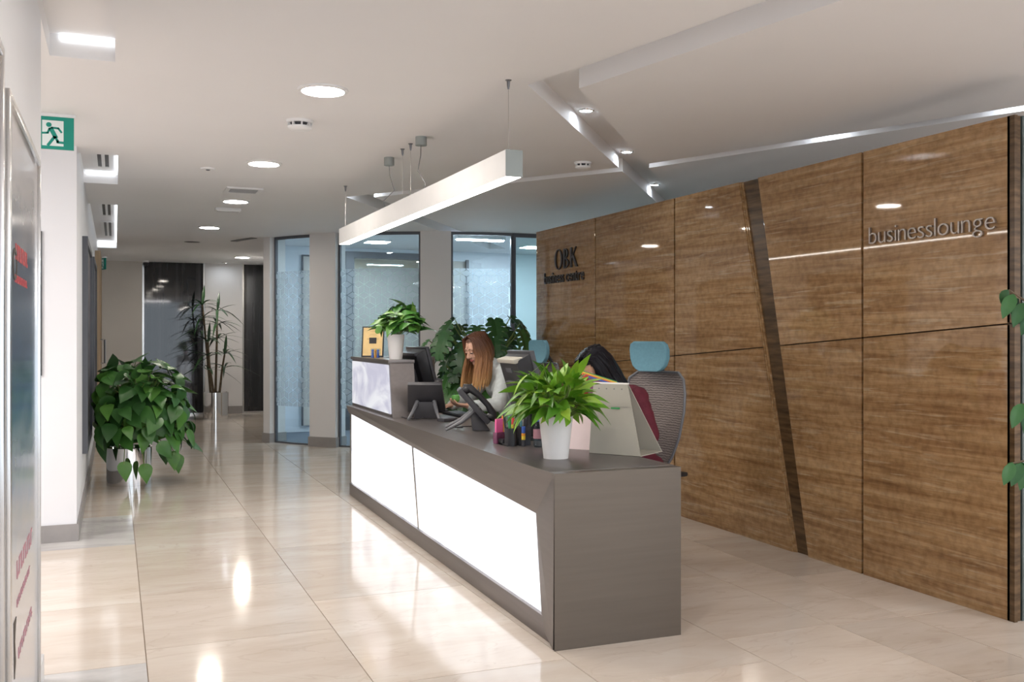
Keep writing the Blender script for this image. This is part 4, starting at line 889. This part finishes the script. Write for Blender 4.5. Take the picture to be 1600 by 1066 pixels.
def face_parts(root, T, s=1, brow='hair_black'):
    P = lambda x, y, z: T @ V((x*s, y*s, z*s)); rot = T.to_3x3().to_4x4()
    for y in (-1, 1):
        obj('eye', MB().ball(P(.0765, y*.031, .010), (.011*s, .012*s, .010*s), 14, 8), 'paper_white', root)
        obj('eyelid', MB().ball(P(.0775, y*.031, .0125), (.0118*s, .0135*s, .0095*s), 14, 8, mtx=rot), SK, root)
        obj('eyelashes', MB().tube([P(.084, y*.019, .006), P(.0905, y*.031, .0035), P(.083, y*.043, .006)], .0022*s, 6), 'hair_black', root)
        obj('eyebrow', MB().tube([P(.0870, y*.014, .034), P(.0860, y*.03, .040), P(.074, y*.048, .035)], [.0028*s, .0032*s, .0014*s], 6), brow, root)
    obj('lips', MB().tube([P(.077, -.024, -.057), P(.0875, -.010, -.0535), P(.0885, 0, -.055), P(.0875, .010, -.0535), P(.077, .024, -.057)], [.0015, .0055, .0050, .0055, .0015], 8).tube([P(.077, -.022, -.059), P(.087, 0, -.064), P(.077, .022, -.059)], [.0015, .0060, .0015], 8), 'lips', root)
def hair(root, T, s, mt, length, seed, spread, side_fwd=.0, a_min=52):
    """scalp cap plus many tapered locks that leave the parting and fall with gravity"""
    rng = random.Random(seed); P = lambda x, y, z: T @ V((x*s, y*s, z*s))
    m_ = MB(); rot = T.to_3x3()
    # cap
    nu, nv = 36, 16; vs = []; idx = {}
    for j in range(nv+1):
        for k in range(nu):
            b_ = math.pi*.80*j/nv; a = 2*math.pi*k/nu
            p = V((.101*math.sin(b_)*math.cos(a)-.012, .083*math.sin(b_)*math.sin(a), .101*math.cos(b_)+.030)); vs.append((p, P(*p)))
    fs = []
    for j in range(nv):
        for k in range(nu):
            q = (j*nu+k, j*nu+(k+1) % nu, (j+1)*nu+(k+1) % nu, (j+1)*nu+k); c = sum((vs[i][0] for i in q), V())/4
            if c.x > .030 and c.z < .085-.35*max(0, .06-c.x): continue
            if c.x > .012 and c.z < .05: continue
            fs.append(q)
    m_.add([p for _, p in vs], fs)
    for i in range(190):
        a = rng.uniform(a_min, 180)*(1 if i % 2 else -1); a = R(a)
        top = V((rng.uniform(-.05, .055), math.copysign(rng.uniform(.004, .02), math.sin(a)), .126))
        ca, sa = math.cos(a), math.sin(a); rad = 1.02+rng.random()*.06
        p1 = V((.100*ca*.72*rad-.01+.30*top.x, .088*sa*.78*rad, .096*rad+.004)); p2 = V((.104*ca*rad-.010, .088*sa*rad, .03)); p3 = V((.108*ca*rad-.010, .090*sa*rad, -.035))
        pts = [P(*top), P(*p1), P(*p2), P(*p3)]
        out = rot @ V((ca, sa, 0)); out.z = 0
        ln = length*rng.uniform(.82, 1.05); g = V((0, 0, -1)); p = pts[-1]
        wob = rng.uniform(-.012, .012)
        for k in range(5):
            f = (k+1)/5; pts.append(p+g*ln*f+out*(spread*math.sin(f*1.8)+wob*math.sin(f*5+i))+V((side_fwd*f, 0, 0)))
        r0 = rng.uniform(.008, .0125)*s
        rs = [r0*.7, r0, r0*1.05, r0*1.1]+[r0*1.1*(1-.13*k) for k in range(4)]+[r0*.15]
        m_.tube(pts, rs, 6)
    obj('hair', m_, mt, root, ang=80)
def seated(name, lb, joints, hd_loc, hd_fwd, skin, cloth, hair_mt, hair_len, seed, hands, spread, a_min=52, side_fwd=0, cname='cardigan'):
    global SK
    SK = skin; J = {k: V(v) for k, v in joints.items()}
    root = thing(name, lb, 'person', (J['pelvis'].x, J['pelvis'].y, 0))
    T = frame_mtx(hd_loc, hd_fwd, (0, 0, 1))
    side = V((0, -1, 0))
    b_ = MB(); head(b_, T, 1.0)
    limb(b_, [T @ V((-.03, 0, -.06)), J['neck']], [.052, .058])
    def torso(m_, g):
        sh = (J['shL']-J['shR'])
        for p, wd, r in ((J['pelvis'], .10, .115), (J['waist'], .075, .098), (J['chest'], .085, .112)):
            m_.capsule(p-sh.normalized()*wd, p+sh.normalized()*wd, r+g, r+g)
        m_.capsule(J['pelvis'], J['waist'], .12+g, .105+g); m_.capsule(J['waist'], J['chest'], .105+g, .118+g)
        m_.capsule(J['shL']*.9+J['shR']*.1, J['shR']*.9+J['shL']*.1, .058+g, .058+g); m_.capsule(J['chest'], J['neck'], .115+g, .055+g)
        f = V(hd_fwd); f.z = 0; f.normalize()
        for s in (-1, 1): m_.ball(J['chest']+f*.075+sh.normalized()*s*.065+V((0, 0, -.01)), .062+g)
    torso(b_, 0)
    hand_pts = []
    for s, k in ((1, 'L'), (-1, 'R')):
        limb(b_, [J['sh'+k], J['el'+k], J['wr'+k]], [.050, .040, .026])
        hd = hands[k]; hand_pts.append(hand(b_, J['wr'+k], hd[0], hd[1], 1, hd[2], s if hd[3] is None else hd[3]))
        hip = J['pelvis']+(J['shL']-J['shR']).normalized()*.095*s
        kn = hip+V((-.40, 0, -.01)); an = kn+V((.02, 0, -.40)); limb(b_, [hip, kn, an], [.092, .060, .040]); limb(b_, [an, an+V((-.13, 0, -.045))], [.036, .026])
    me = grow(b_, .0055, 3, 'body'); me.materials.append(MAT[skin]); me.materials.append(MAT['trousers'])
    off = root.location
    zc = J['pelvis'].z+.04
    for p in me.polygons:
        if p.center.z < zc+.02: p.material_index = 1
    me.transform(M.Translation(-off)); o = bpy.data.objects.new('body', me); COL.objects.link(o); o.parent = root
    c = MB(); torso(c, .012)
    for k in 'LR': limb(c, [J['sh'+k], J['el'+k], J['wr'+k]-(J['wr'+k]-J['el'+k]).normalized()*.025], [.064, .056, .041])
    me = grow(c, .009, 4, cname)
    for v in me.vertices:            # soft folds
        n = noise.noise(V((v.co.x*14, v.co.y*14, v.co.z*30+seed)))*.005+noise.noise(v.co*26)*.003; v.co += v.normal*n
    me.transform(M.Translation(-off)); me.materials.append(MAT[cloth]); o = bpy.data.objects.new(cname, me); COL.objects.link(o); o.parent = root
    face_parts(root, T, 1.0, hair_mt); hair(root, T, 1.0, hair_mt, hair_len, seed, spread, side_fwd, a_min)
    return root, hand_pts
_, hp = seated('person', 'seated woman with long brown hair in a pale cardigan holding a green apple',
    dict(pelvis=(3.00, 7.0, .555), waist=(2.93, 7.0, .73), chest=(2.83, 7.0, .95), neck=(2.72, 7.0, 1.12), shL=(2.77, 6.845, 1.07), shR=(2.79, 7.155, 1.07), elL=(2.63, 6.64, .835), elR=(2.62, 7.28, .84), wrL=(2.405, 6.66, .835), wrR=(2.42, 7.10, .81)),
    (2.60, 7.0, 1.245), (-.86, -.26, -.40), 'skin_fair', 'cardigan', 'hair_brown', .27, 5, dict(L=((-1, -.05, .10), (.1, .25, 1), .42, None), R=((-.8, -.6, -.05), (0, 0, -1), .25, None)), .012, 44, -.035)
a = hp[0]
t = thing('apple', 'green apple held in the hand of the brown haired woman', 'apple', (a.x-.025, a.y-.005, a.z+.016))
obj('flesh', MB().lathe([(.003, -.027), (.018, -.030), (.031, -.012), (.034, .006), (.026, .026), (.010, .028), (.003, .021)], n=24), 'apple_green', t, world=False); obj('stalk', MB().tube([(0, 0, .018), (.003, .002, .036)], .0018, 6), 'stem_brown', t, world=False)
seated('person', 'seated woman with long black hair in burgundy top, head bent behind lily',
    dict(pelvis=(2.84, 4.93, .555), waist=(2.79, 4.92, .69), chest=(2.74, 4.90, .875), neck=(2.67, 4.88, 1.03), shL=(2.715, 4.725, 1.005), shR=(2.74, 5.05, 1.0), elL=(2.735, 4.62, .80), elR=(2.60, 5.22, .84), wrL=(2.56, 4.56, .80), wrR=(2.44, 5.05, .80)),
    (2.545, 4.90, 1.150), (-.74, -.28, -.60), 'skin_tan', 'burgundy', 'hair_black', .20, 9, dict(L=((-1, .1, 0), (0, 0, -1), .25, None), R=((-.9, -.4, -.05), (0, 0, -1), .3, None)), .01, 50, .10, 'blouse')

# ================================================================ PLANTS
def leaf_mesh(name, prof, L, W, fold=.18, droop=.25, notch=None, nx=1):
    """prof: (t along, half width); a midrib fold and a drooping tip; notch pulls in every other edge point (split leaf)"""
    vs = []; fs = []
    for i, (t_, hw) in enumerate(prof):
        y = t_*L; zc = -droop*L*max(t_, 0)**2
        k = 1.0 if not notch or i % 2 == 0 else notch
        lx = hw*W*k; e = fold*lx
        vs += [(-lx, y-(.10*L*hw if notch and i % 2 == 0 else 0), zc+e*.6), (-lx*.5, y, zc+e*.55), (0, y, zc), (lx*.5, y, zc+e*.55), (lx, y-(.10*L*hw if notch and i % 2 == 0 else 0), zc+e*.6)]
    for i in range(len(prof)-1):
        for k in range(4): fs.append((i*5+k, i*5+k+1, (i+1)*5+k+1, (i+1)*5+k))
    me = bpy.data.meshes.new(name); me.from_pydata(vs, [], fs)
    for p in me.polygons: p.use_smooth = True
    return me
HEART = [(-.16, .30), (-.10, .62), (.04, .92), (.2, 1.0), (.42, .86), (.65, .56), (.85, .24), (1.0, .02)]
LANCE = [(0, .06), (.12, .45), (.3, .92), (.48, 1.0), (.66, .82), (.82, .48), (.93, .18), (1, .02)]
STRAP = [(0, .35), (.2, .8), (.4, 1), (.6, .95), (.8, .6), (.93, .25), (1, .03)]
MONST = [(-.12, .35), (-.06, .80), (.06, .98), (.15, .9), (.22, 1.0), (.32, .95), (.38, .98), (.50, .9), (.55, .88), (.67, .8), (.70, .70), (.82, .5), (.88, .32), (1.0, .03)]
OVAL = [(0, .1), (.12, .6), (.3, .95), (.5, 1), (.7, .8), (.87, .4), (1, .03)]
def split_leaf(name, L, W, fold=.18, droop=.3, nf=5):
    vs = []; fs = []; hw = lambda t: math.sin(min(1, (t+.12)/1.12*.92+.08)*math.pi)**.55
    def P(s, u, t): x = s*u*W; return (x, t*L, -droop*L*max(t, 0)**2+fold*abs(x)-.35*max(0, abs(x)-.6*W))
    for s in (-1, 1):
        n = 10
        for k in range(n):
            t0, t1 = -.10+1.08*k/n, -.10+1.08*(k+1)/n; o = len(vs); i0, i1 = .42*hw(t0), .42*hw(t1)
            vs += [P(s, 0, max(t0, 0)), P(s, i0, t0), P(s, i1, t1), P(s, 0, max(t1, 0))]; fs.append((o, o+1, o+2, o+3) if s > 0 else (o+3, o+2, o+1, o))
        for k in range(nf):
            t0, t1 = -.10+1.04*k/nf, -.10+1.04*(k+1)/nf; o = len(vs); g = .10*(t1-t0); a0, a1 = t0+g, t1-g; tm = (t0+t1)/2; sh = .05+.07*k/nf
            vs += [P(s, .40*hw(a0), a0), P(s, .75*hw(a0+sh*.5), a0+sh*.4), P(s, 1.0*hw(tm), tm+sh-.02), P(s, .98*hw(tm), tm+sh+.05), P(s, .75*hw(a1), a1+sh*.5), P(s, .40*hw(a1), a1)]
            f = (o, o+1, o+2, o+3, o+4, o+5); fs.append(f if s > 0 else f[::-1])
    me = bpy.data.meshes.new(name); me.from_pydata(vs, [], fs)
    for p in me.polygons: p.use_smooth = False
    return me
def leaf_at(root, me, mt, p, d, n, s=1, name='leaf'):
    d = V(d).normalized(); n = V(n); n = (n-d*n.dot(d)); n = n.normalized() if n.length > 1e-4 else d.orthogonal().normalized(); x = d.cross(n)
    if not me.materials: me.materials.append(MAT[mt])
    o = bpy.data.objects.new(name, me); COL.objects.link(o); o.parent = root
    m_ = M((x*s, d*s, n*s)).transposed().to_4x4(); m_.translation = V(p); o.matrix_local = m_; return o
def pot_cyl(root, r, h, mt, z0=0, taper=1.0):
    obj('pot', MB().lathe([(r*taper, z0), (r, z0+h), (r-.012, z0+h), (r*.97-.012, z0+h-.05)], n=40), mt, root, world=False, ang=30)
    obj('soil', MB().lathe([(r*.95-.012, z0+h-.05), (r*.95-.012, z0+h-.03)], n=32), 'soil', root, world=False)

# big pothos in a chrome pot
rng = random.Random(11)
t = thing('pothos_plant', 'bushy heart leaved pothos in a chrome pot on corridor floor', 'plant', (.12, 9.42, 0))
pot_cyl(t, .195, .34, 'chrome')
hm = [leaf_mesh('leaf', HEART, .19, .082, .22, .25), leaf_mesh('leaf', HEART, .165, .074, .30, .45), leaf_mesh('leaf', HEART, .205, .078, .15, .12)]
stems = MB(); stems.tube([(0, 0, .3), (.03, 0, .7), (.05, 0, 1.02)], [.03, .028, .02], 8)
n = 250
for k in range(n):
    u = (k+.5)/n; z = 1-1.75*u; a = k*2.39996; rr_ = math.sqrt(max(0, 1-z*z)) if z > -.2 else 1.0
    q = .86+.22*rng.random() if k % 4 else .66
    zz = .66+.47*z*q if z > 0 else .66+.42*z*q
    wd = (.46 if z < .1 else .44)*(1 if z > -.5 else 1.0)
    ca, sa = math.cos(a), math.sin(a)
    if z < -.45 and ca < -.0: wd *= .86
    p = V((.085+wd*rr_*q*ca, wd*.9*rr_*q*sa, zz))
    outd = V((ca*rr_, sa*rr_, max(z, 0)*.9))
    if outd.length < .1: outd = V((.3, -.3, .5))
    d = (outd.normalized()*.55+V((rng.uniform(-.6, .6), rng.uniform(-.6, .6), -.75+.5*max(z, 0)+rng.uniform(-.2, .35)))).normalized(); nr = outd.normalized()+V((rng.uniform(-.6, .6), rng.uniform(-.6, .6), .35+rng.uniform(-.2, .4)))
    p.x = max(p.x, -.275+.05*rng.random()); d.x = max(d.x, -.1) if p.x < -.14 else d.x
    leaf_at(t, hm[k % 3], 'leaf_pothos', p-d*.06, d, nr, rng.uniform(.66, 1.0))
    if k % 3 == 0: c = V((.04+.05*ca, .05*sa, .38+.3*max(z, 0))); stems.tube([c, c*.4+p*.6+V((0, 0, .10)), p-d*.06], [.006, .005, .003], 5)
for (x, y, z) in ((.40, -.10, .18), (.36, -.2, .22), (.12, -.30, .13), (-.05, -.32, .16), (.30, .1, .24)):
    leaf_at(t, hm[0], 'leaf_pothos', (x, y, z+.06), (.2, -.3, -1), (.3, -1, .4), .8); stems.tube([(x*.5, y*.5, .42), (x*.85, y*.85, .36), (x, y, z+.06)], .004, 5)
obj('stem', stems, 'stem_green', t, world=False)['kind'] = 'stuff'

# tall corn plant in a chrome cylinder, far end
t = thing('corn_plant', 'tall slender dracaena in a chrome cylinder before far glazing', 'plant', (1.50, 16.2, 0))
pot_cyl(t, .20, .44, 'chrome')
sm = [leaf_mesh('leaf', STRAP, .46, .021, .5, .95), leaf_mesh('leaf', STRAP, .40, .024, .5, .65), leaf_mesh('leaf', STRAP, .32, .024, .4, .3)]
canes = [((0.0, 0, .4), (.02, 0, 1.2), (.03, 0, 1.75)), ((-.07, .03, .4), (-.13, .03, 1.1), (-.20, .02, 1.85)), ((.06, -.02, .4), (.10, -.03, .8), (.14, -.03, 1.05)), ((-.03, -.05, .4), (-.10, -.06, .9), (-.12, -.06, 1.25))]
for c in canes:
    obj('cane', MB().tube(c, [.02, .017, .014], 8), 'stem_brown', t, world=False)
    tip = V(c[-1])
    for lev, cnt in ((0, 9), (-.22, 9), (-.45, 6)):
        if tip.z+lev < .75: continue
        for k in range(cnt):
            a = 2*math.pi*k/cnt+rng.random()*.8; up = rng.uniform(.2, .9)
            leaf_at(t, sm[k % 3], 'leaf_dark', tip+V((0, 0, lev)), (math.cos(a), math.sin(a), up), (-math.cos(a)*up, -math.sin(a)*up, 1), rng.uniform(.8, 1.1))
    leaf_at(t, sm[2], 'leaf_dark', tip, (.1, -.1, 1), (0, -1, .2), 1)

# anthurium on the ledge
t = thing('potted_plant', 'leafy green plant in a tapered white pot on the raised ledge', 'plant', (1.94, 6.97, 1.1755))
pot_cyl(t, .066, .185, 'pot_white', 0, .74)
am = [leaf_mesh('leaf', HEART, .105, .042, .2, .3), leaf_mesh('leaf', HEART, .125, .046, .25, .5)]
st = MB()
for k in range(85):
    u = (k+.5)/85; z = 1-1.15*u; a = k*2.39996; r_ = math.sqrt(1-z*z)*rng.uniform(.75, 1.05)
    p = V((.03+.19*r_*math.cos(a), .19*r_*math.sin(a), .25+.155*z*rng.uniform(.55, 1.15))); o_ = V((r_*math.cos(a), r_*math.sin(a), .5))
    d = o_.normalized()*.7+V((rng.uniform(-.7, .7), rng.uniform(-.7, .7), -.4+rng.uniform(-.3, .6))); leaf_at(t, am[k % 2], 'leaf_anthurium', p-d.normalized()*.04, d, o_+V((0, 0, .6)), rng.uniform(.75, 1.1))
    if k % 3 == 0: st.tube([(0, 0, .15), p*.5+V((0, 0, .12)), p-d.normalized()*.04], .003, 5)
obj('stem', st, 'stem_green', t, world=False)['kind'] = 'stuff'

# monstera on the floor behind the desk
t = thing('monstera_plant', 'large split leaved monstera standing behind the brown haired woman', 'plant', (3.30, 8.75, 0))
pot_cyl(t, .20, .38, 'pot_white', 0, .85)
mm_ = [split_leaf('leaf', .30, .150), split_leaf('leaf', .26, .125, .25, .45)]
st = MB()
for k in range(62):
    a = k*2.39996; u = (k+.5)/62; z = .62+.92*(1-u)**.9; r_ = (.12+.34*math.sin(min(1, 1.25*u+.25)*math.pi*.8))*rng.uniform(.75, 1.15)
    ca, sa = math.cos(a), math.sin(a); p = V((min(r_*ca*1.05, .30), r_*sa, z)); 
    d = V((ca*.6, sa*.6, -.62+rng.uniform(-.25, .35))); leaf_at(t, mm_[k % 2], 'leaf_monstera', p, d, V((ca*.8, sa*.8, .75+rng.uniform(-.3, .3))), rng.uniform(.72, 1.05))
    st.tube([(.05*ca, .05*sa, .36), (r_*ca*.45, r_*sa*.45, z*.75+.1), p], [.010, .008, .005], 6)
obj('stem', st, 'stem_green', t, world=False)['kind'] = 'stuff'

# peace lily on the desk
t = thing('peace_lily', 'lush bright green lily in a white pot at the desk front', 'plant', (1.965, 4.20, .7605))
pot_cyl(t, .083, .205, 'pot_white', 0, .72)
lm = [leaf_mesh('leaf', LANCE, .118, .028, .3, .4), leaf_mesh('leaf', LANCE, .11, .031, .3, .8), leaf_mesh('leaf', LANCE, .095, .026, .3, .25), leaf_mesh('leaf', LANCE, .15, .019, .4, .6)]
st = MB()
for k in range(190):
    a = k*2.39996+rng.uniform(-.3, .3); u = (k+.5)/190; el = R(76-66*u)+rng.uniform(-.2, .2); ln = rng.uniform(.05, .165)
    d0 = V((math.cos(a)*math.cos(el), math.sin(a)*math.cos(el), math.sin(el))); p0 = V((.03*math.cos(a), .03*math.sin(a), .19)); p = p0+d0*ln+V((0, 0, .03))
    d = d0+V((0, 0, -.18-.12*u)); leaf_at(t, lm[k % 4], 'leaf_lily', p, d, V((-d0.x*.4, -d0.y*.4, 1))+V((rng.uniform(-.9, .9), rng.uniform(-.9, .9), 0)), rng.uniform(.75, 1.1))
    st.tube([p0, p0+d0*ln*.5+V((0, 0, .012)), p], [.0028, .0024, .0018], 5)
for k in range(16):
    a = R(160+rng.uniform(-75, 60)); z = rng.uniform(.24, .42); p = V((.13*math.cos(a), .13*math.sin(a), z)); leaf_at(t, lm[3], 'leaf_lily', p, (math.cos(a), math.sin(a), rng.uniform(-.5, .25)), (0, 0, 1), rng.uniform(.8, 1.05)); st.tube([(0, 0, .19), p*.5+V((0, 0, z*.62)), p], .002, 5)
obj('stem', st, 'stem_green', t, world=False)['kind'] = 'stuff'

# fig at the right edge, mostly outside the frame
t = thing('fig_tree', 'dark leaved fig whose branches reach past the near wall end', 'plant', (3.29, 2.40, 0))
pot_cyl(t, .19, .40, 'pot_white', 0, .85)
fm = [leaf_mesh('leaf', OVAL, .105, .027, .3, .35), leaf_mesh('leaf', OVAL, .09, .025, .25, .5)]
st = MB().tube([(0, 0, .36), (.02, .03, 1.2), (.0, .0, 2.2)], [.025, .02, .01], 8)
for (zb_, ze, dx, dy, cnt) in ((1.2, 1.52, -.235, .18, 8), (.95, 1.10, -.20, .15, 7), (.85, .88, -.225, .17, 9), (1.9, 2.47, -.17, .12, 1), (1.3, 1.75, .2, -.2, 10), (1.6, 2.0, .2, .2, 10), (1.0, 1.3, .1, -.25, 8)):
    e = V((dx, dy, ze)); st.tube([(0, 0, zb_), V((dx*.5, dy*.5, (zb_+ze)/2+.05)), e], [.008, .006, .003], 6)
    for k in range(cnt):
        f = .55+.45*(k+1)/cnt; p = V((dx*f, dy*f, zb_+(ze-zb_)*f+.03*(1-f))); s_ = 1 if k % 2 else -1
        leaf_at(t, fm[k % 2], 'leaf_ficus', p, (dx*.8+s_*.12, dy*.8+s_*.18, -.30-.15*rng.random()), (-.5, -.6, .6), rng.uniform(.8, 1.05))
obj('stem', st, 'stem_brown', t, world=False)['kind'] = 'stuff'
